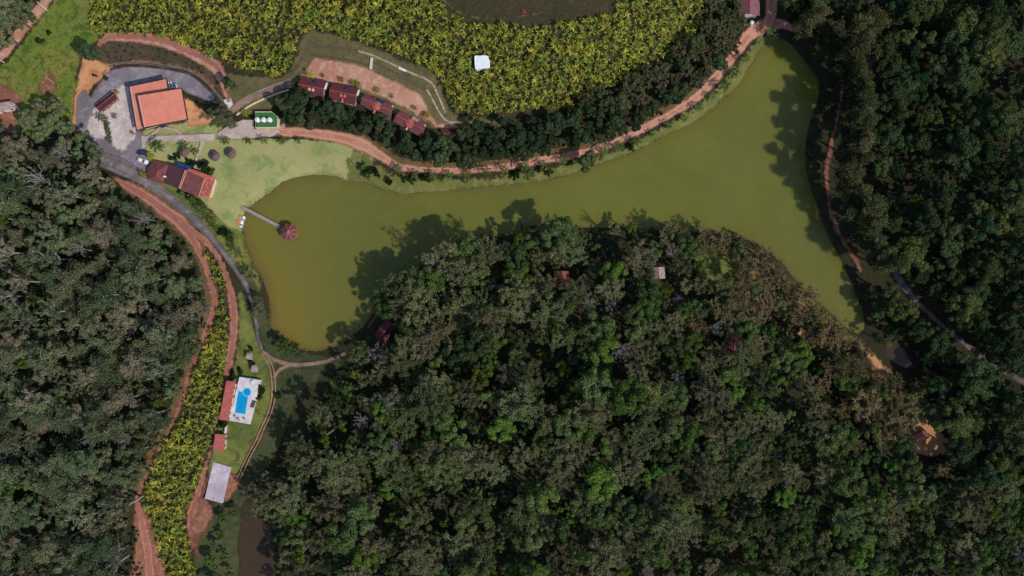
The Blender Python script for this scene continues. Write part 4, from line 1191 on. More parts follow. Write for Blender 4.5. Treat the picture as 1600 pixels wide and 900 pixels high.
# --- terrace drains, steps, slabs
def channel(name, pts, w, mat, label, h=0.28):
    p = catmull(np.array(pts, float), 5.0, False) if len(pts) > 2 else np.array(pts, float)
    x, y, z_ = ground_at(p[:, 0], p[:, 1])
    P = np.stack([x, y, z_], 1)
    t_ = np.gradient(P[:, :2], axis=0); t_ /= np.linalg.norm(t_, axis=1)[:, None]
    nm = np.stack([-t_[:, 1], t_[:, 0]], 1)
    prof = [(-w, -0.3), (-w, h), (-w * 0.6, h), (-w * 0.5, 0.1), (w * 0.5, 0.1), (w * 0.6, h), (w, h), (w, -0.3)]
    vs = []; k = len(prof)
    for i in range(len(P)):
        for a, b in prof:
            vs.append((P[i, 0] + nm[i, 0] * a, P[i, 1] + nm[i, 1] * a, P[i, 2] + b + 0.1))
    fs = [(i * k + j, (i + 1) * k + j, (i + 1) * k + j + 1, i * k + j + 1) for i in range(len(P) - 1) for j in range(k - 1)]
    o = MB().add(vs, [f[::-1] for f in fs]).build(name, mat)
    return tag(o, label, 'drain', 'terrace drains')
channel('drainage_channel', [(450, 122), (468, 100), (484, 75), (500, 73), (530, 75), (560, 80)], 0.45, M['drain_concrete'], 'brownish drain channel curving round the upper end of the cottage terrace')
channel('drainage_channel', [(560, 80), (585, 88), (610, 99), (640, 113), (672, 128), (684, 148), (696, 176)], 0.38, M['concrete_edge'], 'pale concrete drain line along the top of the terrace bank')
channel('drainage_channel', [(488, 86), (520, 90), (560, 97), (578, 103)], 0.3, M['drain_concrete'], 'grass edged drain above the pink yard, before the steps')
channel('drainage_channel', [(584, 98), (610, 110), (640, 127), (666, 141)], 0.3, M['drain_concrete'], 'grass edged drain above the pink yard, beyond the steps')
channel('drainage_channel', [(667, 140), (676, 156), (688, 178), (700, 190), (720, 192)], 0.35, M['concrete_edge'], 'pale drain running down beside the terrace bend to the shed')
channel('drainage_channel', [(172, 107), (190, 102), (220, 102), (260, 106), (295, 114), (320, 130), (340, 152), (352, 168)], 0.85, M['dark_channel'], 'wide dark channel curving round the asphalt behind the hall', 0.5)  # dark brown U-shaped strip following the outer curve of the asphalt
channel('drainage_channel', [(170, 104), (190, 99), (220, 99), (260, 103), (297, 111), (323, 128), (344, 152), (354, 166)], 0.3, M['concrete_edge'], 'pale kerb line above the dark channel behind the hall', 0.5)
channel('drainage_channel', [(364, 166), (385, 152), (420, 137), (452, 125)], 0.3, M['pink_table'], 'pale kerb on the uphill side of the cottage track', 0.2)
channel('drainage_channel', [(370, 180), (392, 165), (424, 150), (452, 140)], 0.3, M['cream_trim'], 'cream kerb on the lake side of the cottage track', 0.2)
a = G(581.5, 91); b = G(579.5, 108.5)
t = thing('garden_steps', (a + b) / 2, 'narrow white concrete steps climbing the grassy terrace bank', 'steps')
for k in range(14):
    q = a + (b - a) * (k + 0.5) / 14
    dd = (b - a) / np.linalg.norm(b - a)
    MB().box(q + (0, 0, 0.15 + (13 - k) * 0.02), dd * 0.16, np.array([-dd[1], dd[0], 0]) * 0.5, (0, 0, 0.25)).build('step', M['wall_cream'], t)
def plate(name, pts, mat, label, cat, h=0.35):
    zz = max(float(G(x, y)[2]) for x, y in pts)
    o = MB().prism([WZ(x, y, zz + h)[:2] for x, y in pts], zz - 1, zz + h).build(name, mat)
    return tag(o, label, cat)
plate('drain_cover', [(623.5, 104), (635, 109.5), (634, 112.5), (622.5, 107.5)], M['wall_white'], 'white rectangular concrete cover on the terrace bank', 'cover')
plate('concrete_apron', [(349, 156), (360.5, 153), (365, 166), (357, 172)], M['deck'], 'white concrete apron where dirt road meets cottage track', 'apron', 0.25)
plate('meter_plinth', [(437, 195), (444, 193), (446, 199), (438, 201)], M['pink_table'], 'small pale plinth beside the green pump house', 'plinth', 0.4)
p = G(441.5, 196.3, 0.8)
t = thing('meter_cabinet', p, 'small dark cabinet on the pale plinth beside the pump house', 'cabinet')
MB().box(p + (0, 0, 0.8), (0.35, 0.05, 0), (-0.05, 0.3, 0), (0, 0, 0.5)).build('casing', M['gutter'], t)
MB().box(p + (0, 0, 1.33), (0.42, 0.06, 0), (-0.06, 0.37, 0), (0, 0, 0.03)).build('lid', M['timber_grey'], t)
# two benches on the hilltop, gate poles on the far road
for i, (x, y) in enumerate([(817.5, 17.5), (820.5, 19)]):
    p = G(x, y)
    t = thing('hilltop_bench', p, ['orange red bench on the bare hilltop, on the track side', 'orange red bench on the bare hilltop, away from the track'][i], 'bench', 'benches on the hilltop')
    u = np.array([0.25, -0.97, 0]); v = np.array([0.97, 0.25, 0])
    MB().box(p + (0, 0, 0.45), u * 0.8, v * 0.22, (0, 0, 0.03)).build('seat', M['orange_tile'], t)
    MB().box(p + v * 0.24 + (0, 0, 0.75), u * 0.8, v * 0.03, (0, 0, 0.2)).build('backrest', M['orange_tile'], t)
    for s in (-0.7, 0.7):
        MB().box(p + u * s + (0, 0, 0.21), u * 0.04, v * 0.2, (0, 0, 0.21)).build('leg', M['wood'], t)
for i, (x0, y0, x1, y1) in enumerate([(60, 4, 74, 16.5), (-4, 91, 7, 98)]):
    a = G(x0, y0, 4); b = G(x1, y1, 0)
    mid = (a + b) / 2
    t = thing('leaning_pole', b, ['long white pole leaning over the far dirt road under the trees', 'short white pole beside the far dirt road bend'][i], 'pole')
    MB().tube([b - (0, 0, .5), a + (0, 0, 5)], [0.14, 0.09], 6).build('shaft', M['wall_white'], t)
    MB().tube([b - (0, 0, .3), b + (0, 0, .35)], 0.25, 8).build('footing', M['concrete_edge'], t)
# fallen logs
for i, (x0, y0, x1, y1) in enumerate([(72, 122, 86, 131), (84, 150, 98, 159), (1424, 650, 1446, 665)]):
    a = G(x0, y0); b = G(x1, y1)
    t = thing('fallen_log', a, ['pale fallen log in the weedy meadow, upper of two', 'pale fallen log in the weedy meadow, lower of two', 'orange brown fallen log beside the sandy clearing'][i], 'log')
    MB().tube([a + (0, 0, .45), (a + b) / 2 + (0.15, 0.2, .5), b + (0, 0, .4)], [0.3, 0.24, 0.14], 7).build('trunk', M['dock_wood'], t)
    m_ = (a + b) / 2 + (0, 0, .5)
    MB().tube([m_, m_ + (0.8, -1.0, 0.5)], [0.12, 0.04], 5).build('branch_stub', M['dock_wood'], t)

# ------------------------------------------------------------------ vegetation: prototypes
def leaf_quads(c, n, size, rng, aspect=0.62):
    """one small bent leaf spray (quad) at each centre c, facing n"""
    N = len(c)
    n = n / (np.linalg.norm(n, axis=1)[:, None] + 1e-9)
    r = rng.normal(size=(N, 3))
    a = np.cross(n, r); a /= np.linalg.norm(a, axis=1)[:, None] + 1e-9
    b = np.cross(n, a)
    s = size * rng.uniform(0.6, 1.35, N)[:, None]
    v = np.stack([c - a * s, c - b * s * aspect + n * s * 0.15, c + a * s - n * s * 0.25, c + b * s * aspect + n * s * 0.15], 1).reshape(-1, 3)
    f = np.arange(N * 4).reshape(N, 4)
    return v, f

def lobed_crown(rng, R, zc, hh, lobes, n, size, lr=(0.17, 0.36), up=-0.25, hole=0.0):
    """rounded foliage clumps packed into a dome"""
    cs = []; rs = []
    for k in range(lobes):
        t = rng.uniform(0, 2 * math.pi); q = math.sqrt(rng.uniform(0, 1)) * 0.86
        if k == 0: q = 0.1
        z = zc + hh * (1 - 0.8 * q * q) * rng.uniform(0.35, 1.0) - hh * 0.3
        cs.append((R * q * math.cos(t), R * q * math.sin(t), z)); rs.append(R * rng.uniform(*lr) * (1 - 0.25 * q))
    cs = np.array(cs); rs = np.array(rs)
    pick = rng.choice(lobes, n, p=rs ** 2 / (rs ** 2).sum())
    d = rng.normal(size=(n * 2, 3)); d /= np.linalg.norm(d, axis=1)[:, None]
    d = d[d[:, 2] > up][:n]
    pick = pick[:len(d)]
    bump = 1 + 0.22 * np.sin(d[:, 0] * 7 + pick * 1.3) * np.sin(d[:, 1] * 7 + pick * 2.1) * np.sin(d[:, 2] * 6 + pick)
    rad = rs[pick] * rng.uniform(0.72, 1.04, len(d)) * bump
    c = cs[pick] + d * rad[:, None] * np.array([1, 1, 0.8])
    nr = d + rng.normal(size=d.shape) * 0.45
    v, f = leaf_quads(c, nr, size, rng)
    return v, f, cs

def limb_path(a, b, rng, k=4, sag=0.12):
    a = np.asarray(a, float); b = np.asarray(b, float)
    L = np.linalg.norm(b - a)
    out = []
    for i in range(k + 1):
        t = i / k
        p = a + (b - a) * t
        p[2] += L * sag * math.sin(math.pi * t)
        if 0 < i < k:
            p += rng.normal(size=3) * L * 0.035
        out.append(p)
    return out

def arr_mesh(name, mb, mat):
    return mb.mesh(name, mat)

def proto_broad(seed, R, Ht, mats, lobes=9, n=1900, size=0.28, hole=0):
    rng = np.random.default_rng(seed)
    hh = R * 1.0
    lobes = int(lobes * 1.75)
    zc = Ht - hh * 0.75
    v, f, cs = lobed_crown(rng, R, zc, hh, lobes, int(n * 2.0), size)
    tr = MB()
    top = np.array([rng.normal() * 0.3, rng.normal() * 0.3, zc - 0.3 * hh])
    tr.tube([(0, 0, -1.0), (0, 0, 0), top * 0.5 + (0.1, 0, 0), top], [0.5, 0.36, 0.28, 0.2], 7)
    for c in cs[:8]:
        tr.tube(limb_path(top - (0, 0, 0.6), c, rng, 3), [0.17, 0.12, 0.08, 0.04], 5)
    return mesh_np('crown', v, f, mats[0]), tr.mesh('trunk', mats[1])

def proto_airy(seed, R, Ht, mats, limbs=11, n=1500, size=0.23, leafy=1.0, twig=3):
    """open crown: pale limbs radiating, sprays of leaves strung along the twigs"""
    rng = np.random.default_rng(seed)
    tr = MB()
    zb = Ht * 0.55
    bend = np.array([rng.normal() * 0.5, rng.normal() * 0.5, zb])
    tr.tube([(0, 0, -1), (0, 0, 0), bend * 0.5, bend], [0.42, 0.32, 0.26, 0.2], 7)
    tips = []
    for k in range(limbs):
        t = 2 * math.pi * (k + rng.uniform(-0.35, 0.35)) / limbs
        q = R * rng.uniform(0.45, 1.0)
        e = np.array([q * math.cos(t), q * math.sin(t), Ht - rng.uniform(0, 0.22) * Ht - 0.10 * q])
        if k < 2: e[:2] *= 0.25; e[2] = Ht
        path = limb_path(bend - (0, 0, rng.uniform(0, 1.5)), e, rng, 4, 0.1)
        tr.tube(path, [0.17, 0.14, 0.11, 0.08, 0.04], 5)
        for j in range(2, 5):
            for _ in range(twig):
                s = path[j]
                d = (path[j] - path[j - 1]); d /= np.linalg.norm(d)
                d = d + rng.normal(size=3) * 0.65; d[2] = abs(d[2]) * 0.7; d /= np.linalg.norm(d)
                g2 = s + d * R * rng.uniform(0.16, 0.34)
                tr.tube([s, (s + g2) / 2 + rng.normal(size=3) * 0.08, g2], [0.06, 0.045, 0.02], 4, False)
                tips.append((s, g2))
    m = int(n * leafy * 1.9)
    if m:
        ti = rng.integers(0, len(tips), m)
        S = np.array([tips[i][0] for i in ti]); E = np.array([tips[i][1] for i in ti])
        u = rng.uniform(0.35, 1.15, m)[:, None]
        c = S + (E - S) * u + rng.normal(size=(m, 3)) * R * 0.052
        nr = rng.normal(size=(m, 3)) * 0.6 + (0, 0, 1)
        v, f = leaf_quads(c, nr, size, rng, 0.5)
        cm = mesh_np('crown', v, f, mats[0])
    else:
        cm = None
    return cm, tr.mesh('trunk', mats[1])

def proto_tall(seed, R, Ht, mats, n=1300, size=0.25, base=0.45):
    """slender tree: long bare stem, narrow tufted crown"""
    rng = np.random.default_rng(seed)
    tr = MB()
    lean = rng.normal(size=2) * 0.5
    def at(t):
        return np.array([lean[0] * t * t, lean[1] * t * t, Ht * t])
    tr.tube([(0, 0, -1)] + [at(t) for t in (0, .3, .6, .85, 1)], [0.26, 0.2, 0.16, 0.12, 0.08, 0.03], 6)
    C = []; D = []
    K = 16
    for k in range(K):
        t = base + (1 - base) * (k + rng.uniform(0, 0.6)) / K
        a = rng.uniform(0, 2 * math.pi)
        q = R * (0.45 + 0.6 * math.sin(math.pi * min(1, (t - base) / (1 - base) * 0.8 + 0.2))) * rng.uniform(0.7, 1.1)
        s = at(t); e = s + (q * math.cos(a), q * math.sin(a), q * rng.uniform(0.15, 0.7))
        tr.tube(limb_path(s, e, rng, 3, 0.08), [0.07, 0.055, 0.04, 0.02], 4, False)
        m = int(n * 1.9) // K
        u = rng.uniform(0.35, 1.1, m)[:, None]
        C.append(s + (e - s) * u + rng.normal(size=(m, 3)) * (R * 0.17) * np.array([1, 1, 0.7]))
        D.append(rng.normal(size=(m, 3)) * 0.7 + (0, 0, 0.9))
    v, f = leaf_quads(np.concatenate(C), np.concatenate(D), size, rng, 0.45)
    return mesh_np('crown', v, f, mats[0]), tr.mesh('trunk', mats[1])

def proto_bush(seed, R, Ht, mats, n=700, size=0.22, lobes=6):
    rng = np.random.default_rng(seed)
    v, f, cs = lobed_crown(rng, R, Ht * 0.55, Ht * 0.75, lobes + 2, n + 500, size, lr=(0.32, 0.5), up=-0.6)
    tr = MB()
    for c in cs[:4]:
        tr.tube([(0, 0, -0.4), c * 0.5, c], [0.1, 0.07, 0.03], 5)
    return mesh_np('crown', v, f, mats[0]), tr.mesh('stem', mats[1])

def frond(rng, az, L, rise, droop, width, pairs, twist=0.0):
    """one feather leaf as pairs of leaflets along an arching rib"""
    v = []; f = []
    d = np.array([math.cos(az), math.sin(az), 0]); s = np.array([-d[1], d[0], 0])
    def at(t):
        return d * L * t * (1 - 0.12 * t) + np.array([0, 0, L * (rise * t - droop * t * t)])
    for i in range(pairs):
        t0 = 0.12 + 0.88 * i / pairs; t1 = t0 + 0.75 / pairs
        w = width * math.sin(math.pi * min(1, 0.12 + 0.86 * t0)) ** 0.7
        p0, p1 = at(t0), at(t1)
        fwd = (at(min(1, t0 + 0.22)) - at(t0))
        for sg in (-1, 1):
            tip = p1 + s * sg * w + fwd * 0.55 - (0, 0, w * 0.45)
            o = len(v)
            v += [p0, p1, tip, p0 * 0.45 + tip * 0.55 - fwd * 0.12]
            f.append((o, o + 1, o + 2, o + 3) if sg > 0 else (o, o + 3, o + 2, o + 1))
    return np.array(v), np.array(f)

def proto_palm(seed, Ht, L, mats, fronds=13, pairs=9):
    rng = np.random.default_rng(seed)
    V = []; F = []; o = 0
    for k in range(fronds):
        az = 2 * math.pi * k / fronds * 1.0 + rng.normal() * 0.12 + (0.25 if k % 2 else 0)
        v, f = frond(rng, az, L * rng.uniform(0.8, 1.1), rng.uniform(0.25, 0.9), rng.uniform(0.55, 0.95), L * 0.2, pairs)
        V.append(v + (0, 0, Ht)); F.append(f + o); o += len(v)
    tr = MB().tube([(0, 0, -0.6), (0, 0, 0), (0.12, 0.05, Ht * 0.5), (0, 0, Ht)], [0.26, 0.2, 0.15, 0.13], 7)
    return mesh_np('fronds', np.concatenate(V), np.concatenate(F), mats[0]), tr.mesh('trunk', mats[1])

def banana_arrays(seed, Ht, L, leaves=8):
    rng = np.random.default_rng(seed)
    V = []; F = []; o = 0
    for k in range(leaves):
        az = 2 * math.pi * k / leaves + rng.normal() * 0.22
        d = np.array([math.cos(az), math.sin(az), 0]); s = np.array([-d[1], d[0], 0])
        l = L * rng.uniform(0.75, 1.1); rise = rng.uniform(0.35, 0.9); droop = rng.uniform(0.45, 0.9); w0 = l * rng.uniform(0.13, 0.17)
        ts = [0.08, 0.32, 0.6, 0.84, 1.0]; ws = [0.25, 0.9, 1.0, 0.75, 0.08]
        v = []
        for t, w in zip(ts, ws):
            c = d * l * t + np.array([0, 0, l * (rise * t - droop * t * t) + Ht * 0.8])
            v += [c - s * w0 * w - (0, 0, w0 * w * 0.35), c, c + s * w0 * w - (0, 0, w0 * w * 0.35)]
        f = []
        for i in range(len(ts) - 1):
            f += [(i * 3, i * 3 + 3, i * 3 + 4, i * 3 + 1), (i * 3 + 1, i * 3 + 4, i * 3 + 5, i * 3 + 2)]
        V.append(np.array(v)); F.append(np.array(f) + o); o += len(v)
    return np.concatenate(V), np.concatenate(F)

# foliage and bark materials
M['bark_grey'] = plain_mat('bark_grey', (0.29, 0.28, 0.255), (0.18, 0.17, 0.15), 2.0, 0.9)
M['bark_pale'] = plain_mat('bark_pale', (0.36, 0.34, 0.31), (0.24, 0.22, 0.20), 2.0, 0.9)
M['bark_white'] = plain_mat('bark_white', (0.27, 0.255, 0.24), (0.19, 0.18, 0.17), 2.0, 0.9)
M['bark_mid'] = plain_mat('bark_mid', (0.15, 0.13, 0.11), (0.10, 0.085, 0.07), 2.0, 0.9)
M['bark_dark'] = plain_mat('bark_dark', (0.10, 0.08, 0.06), (0.06, 0.05, 0.04), 2.0, 0.9)
M['leaf_forest'] = leaf_mat('leaf_forest', (0.082, 0.128, 0.044), (0.122, 0.150, 0.056), (0.092, 0.168, 0.030))
M['leaf_forest_dark'] = leaf_mat('leaf_forest_dark', (0.056, 0.092, 0.036), (0.080, 0.106, 0.040), (0.060, 0.110, 0.026))
M['leaf_olive'] = leaf_mat('leaf_olive', (0.122, 0.138, 0.060), (0.160, 0.152, 0.076), (0.112, 0.142, 0.048))
M['leaf_bright'] = leaf_mat('leaf_bright', (0.075, 0.135, 0.020), (0.118, 0.138, 0.024), (0.090, 0.150, 0.022))
M['leaf_west'] = leaf_mat('leaf_west', (0.106, 0.150, 0.070), (0.146, 0.166, 0.084), (0.168, 0.154, 0.094))
M['leaf_east'] = leaf_mat('leaf_east', (0.042, 0.074, 0.030), (0.066, 0.098, 0.040), (0.096, 0.120, 0.038))
M['leaf_belt'] = leaf_mat('leaf_belt', (0.042, 0.074, 0.036), (0.066, 0.096, 0.040), (0.076, 0.092, 0.040))
M['leaf_brown'] = leaf_mat('leaf_brown', (0.100, 0.104, 0.050), (0.124, 0.106, 0.056), (0.082, 0.104, 0.042))
M['leaf_pine'] = leaf_mat('leaf_pine', (0.062, 0.082, 0.034), (0.094, 0.101, 0.042), (0.113, 0.104, 0.048))
M['leaf_palm'] = leaf_mat('leaf_palm', (0.070, 0.115, 0.030), (0.095, 0.140, 0.035), (0.080, 0.120, 0.030))
M['leaf_yellow'] = leaf_mat('leaf_yellow', (0.26, 0.26, 0.030), (0.32, 0.27, 0.035), (0.22, 0.25, 0.03), 0.35)
M['leaf_banana'] = leaf_mat('leaf_banana', (0.205, 0.220, 0.034), (0.305, 0.258, 0.042), (0.135, 0.180, 0.034), 0.6, 0.3)
M['leaf_banana_mass'] = leaf_mat('leaf_banana_mass', (0.258, 0.240, 0.038), (0.258, 0.240, 0.038), None, 0.75, 0.3, (0.126, 0.168, 0.034))
M['leaf_dark'] = leaf_mat('leaf_dark', (0.024, 0.048, 0.020), (0.034, 0.056, 0.022))
M['leaf_weed'] = leaf_mat('leaf_weed', (0.085, 0.125, 0.026), (0.085, 0.125, 0.026), None, 0.7)
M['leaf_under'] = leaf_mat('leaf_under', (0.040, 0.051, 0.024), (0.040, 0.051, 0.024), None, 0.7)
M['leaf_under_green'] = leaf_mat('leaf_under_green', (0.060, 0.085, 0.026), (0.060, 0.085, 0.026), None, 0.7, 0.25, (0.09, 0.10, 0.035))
M['leaf_reed'] = leaf_mat('leaf_reed', (0.135, 0.145, 0.050), (0.135, 0.145, 0.050), None, 0.6, 0.25, (0.16, 0.13, 0.07))
M['leaf_shrub'] = leaf_mat('leaf_shrub', (0.080, 0.105, 0.048), (0.080, 0.105, 0.048), None, 0.7, 0.25, (0.058, 0.090, 0.036))
M['leaf_dull'] = leaf_mat('leaf_dull', (0.160, 0.134, 0.056), (0.200, 0.146, 0.066), (0.132, 0.130, 0.048))
M['leaf_grass'] = leaf_mat('leaf_grass', (0.105, 0.105, 0.042), (0.105, 0.105, 0.042), None, 0.55)

PROTO = {}
PROTO['broad'] = [proto_broad(100 + i, r, h, (M['leaf_forest'], M['bark_grey']), lobes=l, n=n) for i, (r, h, l, n) in enumerate([(4.6, 15, 11, 2300), (4.0, 13, 8, 1900), (5.2, 17, 13, 2700), (3.4, 12, 7, 1500), (4.4, 16, 10, 2100)])]
PROTO['broad_dark'] = [proto_broad(150 + i, r, h, (M['leaf_forest_dark'], M['bark_grey']), lobes=l, n=n) for i, (r, h, l, n) in enumerate([(4.2, 14, 10, 2200), (3.6, 15, 8, 1700), (4.8, 13, 12, 2500)])]
PROTO['airy'] = [proto_airy(200 + i, r, h, (M['leaf_olive'], M['bark_grey']), limbs=l, n=n) for i, (r, h, l, n) in enumerate([(4.8, 16, 12, 1700), (4.2, 14, 10, 1400), (5.4, 18, 14, 2100), (3.8, 15, 9, 1200), (5.0, 15, 12, 1900)])]
PROTO['bright'] = [proto_broad(300 + i, r, h, (M['leaf_bright'], M['bark_grey']), lobes=l, n=n) for i, (r, h, l, n) in enumerate([(2.6, 13, 6, 1100), (3.4, 14, 8, 1500), (2.2, 12, 5, 900)])]
PROTO['bare'] = [proto_airy(400 + i, r, h, (M['leaf_olive'], M['bark_white']), limbs=l, n=260, leafy=0.5 * (i % 2), twig=5) for i, (r, h, l) in enumerate([(4.2, 16, 13), (5.0, 17, 15), (3.6, 15, 11), (3.0, 17, 9), (5.4, 15, 17), (2.6, 14, 8)])]
PROTO['west'] = [proto_tall(500 + i, r, h, (M['leaf_west'], M['bark_pale']), n=n) for i, (r, h, n) in enumerate([(3.4, 20, 1500), (3.0, 22, 1300), (3.8, 18, 1700), (2.8, 24, 1200)])]
PROTO['west'] += [proto_airy(520 + i, r, h, (M['leaf_west'], M['bark_pale']), limbs=l, n=n) for i, (r, h, l, n) in enumerate([(3.6, 18, 11, 1000), (3.2, 20, 10, 800), (4.0, 17, 12, 1200)])]
PROTO['dull'] = [proto_airy(760 + i, r, h, (M['leaf_dull'], M['bark_grey']), limbs=l, n=n, size=0.2) for i, (r, h, l, n) in enumerate([(4.2, 13, 12, 1300), (3.6, 12, 10, 1000), (4.6, 14, 13, 1500)])]
PROTO['west_broad'] = [proto_broad(550 + i, r, h, (M['leaf_west'], M['bark_dark']), lobes=l, n=n) for i, (r, h, l, n) in enumerate([(4.0, 14, 9, 1900), (3.4, 12, 7, 1500), (4.8, 15, 12, 2300)])]
PROTO['east'] = [proto_broad(600 + i, r, h, (M['leaf_east'], M['bark_dark']), lobes=l, n=n) for i, (r, h, l, n) in enumerate([(4.4, 15, 12, 2300), (3.6, 13, 9, 1800), (5.4, 18, 16, 3000), (3.0, 12, 7, 1400), (4.0, 17, 10, 2000)])]
PROTO['belt'] = [proto_broad(700 + i, r, h, (M['leaf_belt'], M['bark_dark']), lobes=l, n=n, size=0.3) for i, (r, h, l, n) in enumerate([(3.0, 9, 9, 1700), (2.5, 8, 7, 1400), (3.4, 10, 10, 2000)])]
PROTO['brown'] = [proto_airy(750 + i, r, h, (M['leaf_brown'], M['bark_grey']), limbs=l, n=n, size=0.26) for i, (r, h, l, n) in enumerate([(2.8, 7, 10, 1300), (2.3, 6, 9, 1000), (3.2, 8, 11, 1500)])]
PROTO['pine'] = [proto_tall(800 + i, r, h, (M['leaf_pine'], M['bark_mid']), n=n, size=0.34, base=0.35) for i, (r, h, n) in enumerate([(4.0, 27, 2600), (3.6, 25, 2300), (4.4, 28, 3000)])]
PROTO['palm'] = [proto_palm(900 + i, h, l, (M['leaf_palm'], M['bark_grey']), fronds=k) for i, (h, l, k) in enumerate([(4.2, 2.5, 12), (3.4, 2.2, 11), (5.0, 2.8, 13)])]
PROTO['yellow_palm'] = [proto_palm(930 + i, h, l, (M['leaf_yellow'], M['bark_grey']), fronds=k) for i, (h, l, k) in enumerate([(2.6, 1.9, 16), (2.0, 1.6, 14)])]
PROTO['bush'] = [proto_bush(950 + i, r, h, (M['leaf_dark'], M['bark_dark'])) for i, (r, h) in enumerate([(1.5, 2.2), (2.0, 2.8), (1.2, 1.7)])]
PROTO['green_bush'] = [proto_bush(960 + i, r, h, (M['leaf_palm'], M['bark_dark'])) for i, (r, h) in enumerate([(1.8, 2.6), (2.4, 3.4)])]
BAN = [banana_arrays(1000 + i, h, l, k) for i, (h, l, k) in enumerate([(2.6, 2.1, 9), (2.2, 1.8, 8), (3.0, 2.3, 10), (1.8, 1.5, 7), (2.5, 1.9, 8)])]
PROTO['banana'] = [(mesh_np('leaves', v, f, M['leaf_banana']), MB().tube([(0, 0, -0.4), (0, 0, 1.2), (0, 0, h * 0.82)], [0.16, 0.13, 0.08], 6).mesh('stem', M['bark_grey'])) for (v, f), h in zip(BAN, (2.6, 2.2, 3.0, 1.8, 2.5))]
PH = {'broad_dark': [14, 15, 13], 'broad': [15, 13, 17, 12, 16], 'airy': [16, 14, 18, 15, 15], 'bright': [13, 14, 12], 'bare': [16, 17, 15, 17, 15, 14], 'west': [20, 22, 18, 24, 18, 20, 17], 'dull': [13, 12, 14], 'west_broad': [14, 12, 15],
      'east': [15, 13, 18, 12, 17], 'belt': [9, 8, 10], 'brown': [7, 6, 8], 'pine': [27, 25, 28], 'palm': [4.2, 3.4, 5.0], 'yellow_palm': [2.6, 2.0],
      'bush': [2, 2.6, 1.6], 'green_bush': [2.4, 3.2], 'banana': [2.6, 2.2, 3.0, 1.8, 2.5]}

NAMES = {'broad_dark': ('dark_broadleaf_tree', 'tree', 'crown', 'trunk'), 'broad': ('broadleaf_tree', 'tree', 'crown', 'trunk'), 'airy': ('open_crowned_tree', 'tree', 'crown', 'trunk'), 'bright': ('bright_green_tree', 'tree', 'crown', 'trunk'),
         'bare': ('bare_grey_tree', 'tree', 'crown', 'trunk'), 'west': ('slender_tree', 'tree', 'crown', 'trunk'), 'west_broad': ('hillside_tree', 'tree', 'crown', 'trunk'),
         'east': ('evergreen_tree', 'tree', 'crown', 'trunk'), 'belt': ('thicket_tree', 'tree', 'crown', 'trunk'), 'brown': ('scrub_tree', 'tree', 'crown', 'trunk'),
         'dull': ('sparse_tree', 'tree', 'crown', 'trunk'), 'pine': ('tall_pine_tree', 'tree', 'crown', 'trunk'), 'palm': ('palm_tree', 'palm', 'fronds', 'trunk'), 'yellow_palm': ('yellow_palm', 'palm', 'fronds', 'trunk'),
         'bush': ('round_bush', 'bush', 'crown', 'stem'), 'green_bush': ('leafy_bush', 'bush', 'crown', 'stem'), 'banana': ('banana_plant', 'plant', 'leaves', 'stem')}
LOOK = {'broad_dark': 'dark green broadleaf tree', 'broad': 'green broadleaf tree', 'airy': 'olive grey tree', 'bright': 'bright yellow green tree', 'bare': 'bare pale grey tree', 'west': 'slender pale tree',
        'west_broad': 'rounded dull green tree', 'east': 'dense dark evergreen tree', 'belt': 'dark thicket tree', 'brown': 'brownish scrub tree', 'dull': 'sparse tan olive tree', 'pine': 'tall feathery pine tree',
        'palm': 'green palm', 'yellow_palm': 'yellow palm', 'bush': 'round dark bush', 'green_bush': 'leafy green bush', 'banana': 'yellow green banana plant'}

PLANTED = []
WIDE = {'broad_dark': 1.32, 'broad': 1.32, 'airy': 1.3, 'west': 1.45, 'west_broad': 1.35, 'east': 1.32, 'belt': 1.25, 'brown': 1.25, 'bright': 1.1, 'pine': 1.15, 'dull': 1.2}
def plant(kind, px, py, scale=1.0, variant=None, label=None, group=None, up=0.72, where=None, rng=RNG):
    k = rng.integers(len(PROTO[kind])) if variant is None else variant
    crown, trunk = PROTO[kind][k]
    x, y, z = ground_at(np.array([px]), np.array([py]), PH[kind][k] * scale * up)
    if z[0] < 0.12:          # would stand in the water
        return None
    nm, cat, cn, tn = NAMES[kind]
    stem_root = kind == 'banana'
    root = bpy.data.objects.new(nm, trunk if stem_root else None)
    COL.objects.link(root)
    root.location = (float(x[0]), float(y[0]), float(z[0]))
    root.rotation_euler = (0, 0, float(rng.uniform(0, 6.283)))
    s = float(scale)
    sw = s * WIDE.get(kind, 1.0)
    root.scale = (sw, sw, s * float(rng.uniform(0.92, 1.08)))
    root['category'] = cat
    for m, n in ((trunk, tn), (crown, cn)):
        if m is None or (stem_root and m is trunk):
            continue
        o = bpy.data.objects.new(n, m)
        COL.objects.link(o)
        o.parent = root
    PLANTED.append((root, kind, px, py, label, group, where))
    return root

def poisson(poly_px, spacing_m, rng, holes=(), roads=None, clear=0.0, tries=9):
    """well-spaced pixel positions inside a photograph polygon"""
    poly = np.array(poly_px, float)
    sp = spacing_m / MPP
    x0, y0 = poly.min(0); x1, y1 = poly.max(0)
    n = int((x1 - x0) * (y1 - y0) / (sp * sp) * tries)
    P = np.column_stack([rng.uniform(x0, x1, n), rng.uniform(y0, y1, n)])
    ok = inside(poly, P[:, 0], P[:, 1])
    for hx, hy, hr in holes:
        ok &= (P[:, 0] - hx) ** 2 + (P[:, 1] - hy) ** 2 > hr * hr
    P = P[ok]
    cell = {}; out = []
    for p in P:
        cx, cy = int(p[0] // sp), int(p[1] // sp)
        bad = False
        for a in (-1, 0, 1):
            for b in (-1, 0, 1):
                for q in cell.get((cx + a, cy + b), ()):
                    if (q[0] - p[0]) ** 2 + (q[1] - p[1]) ** 2 < sp * sp:
                        bad = True
        if not bad:
            cell.setdefault((cx, cy), []).append(p); out.append(p)
    return np.array(out)

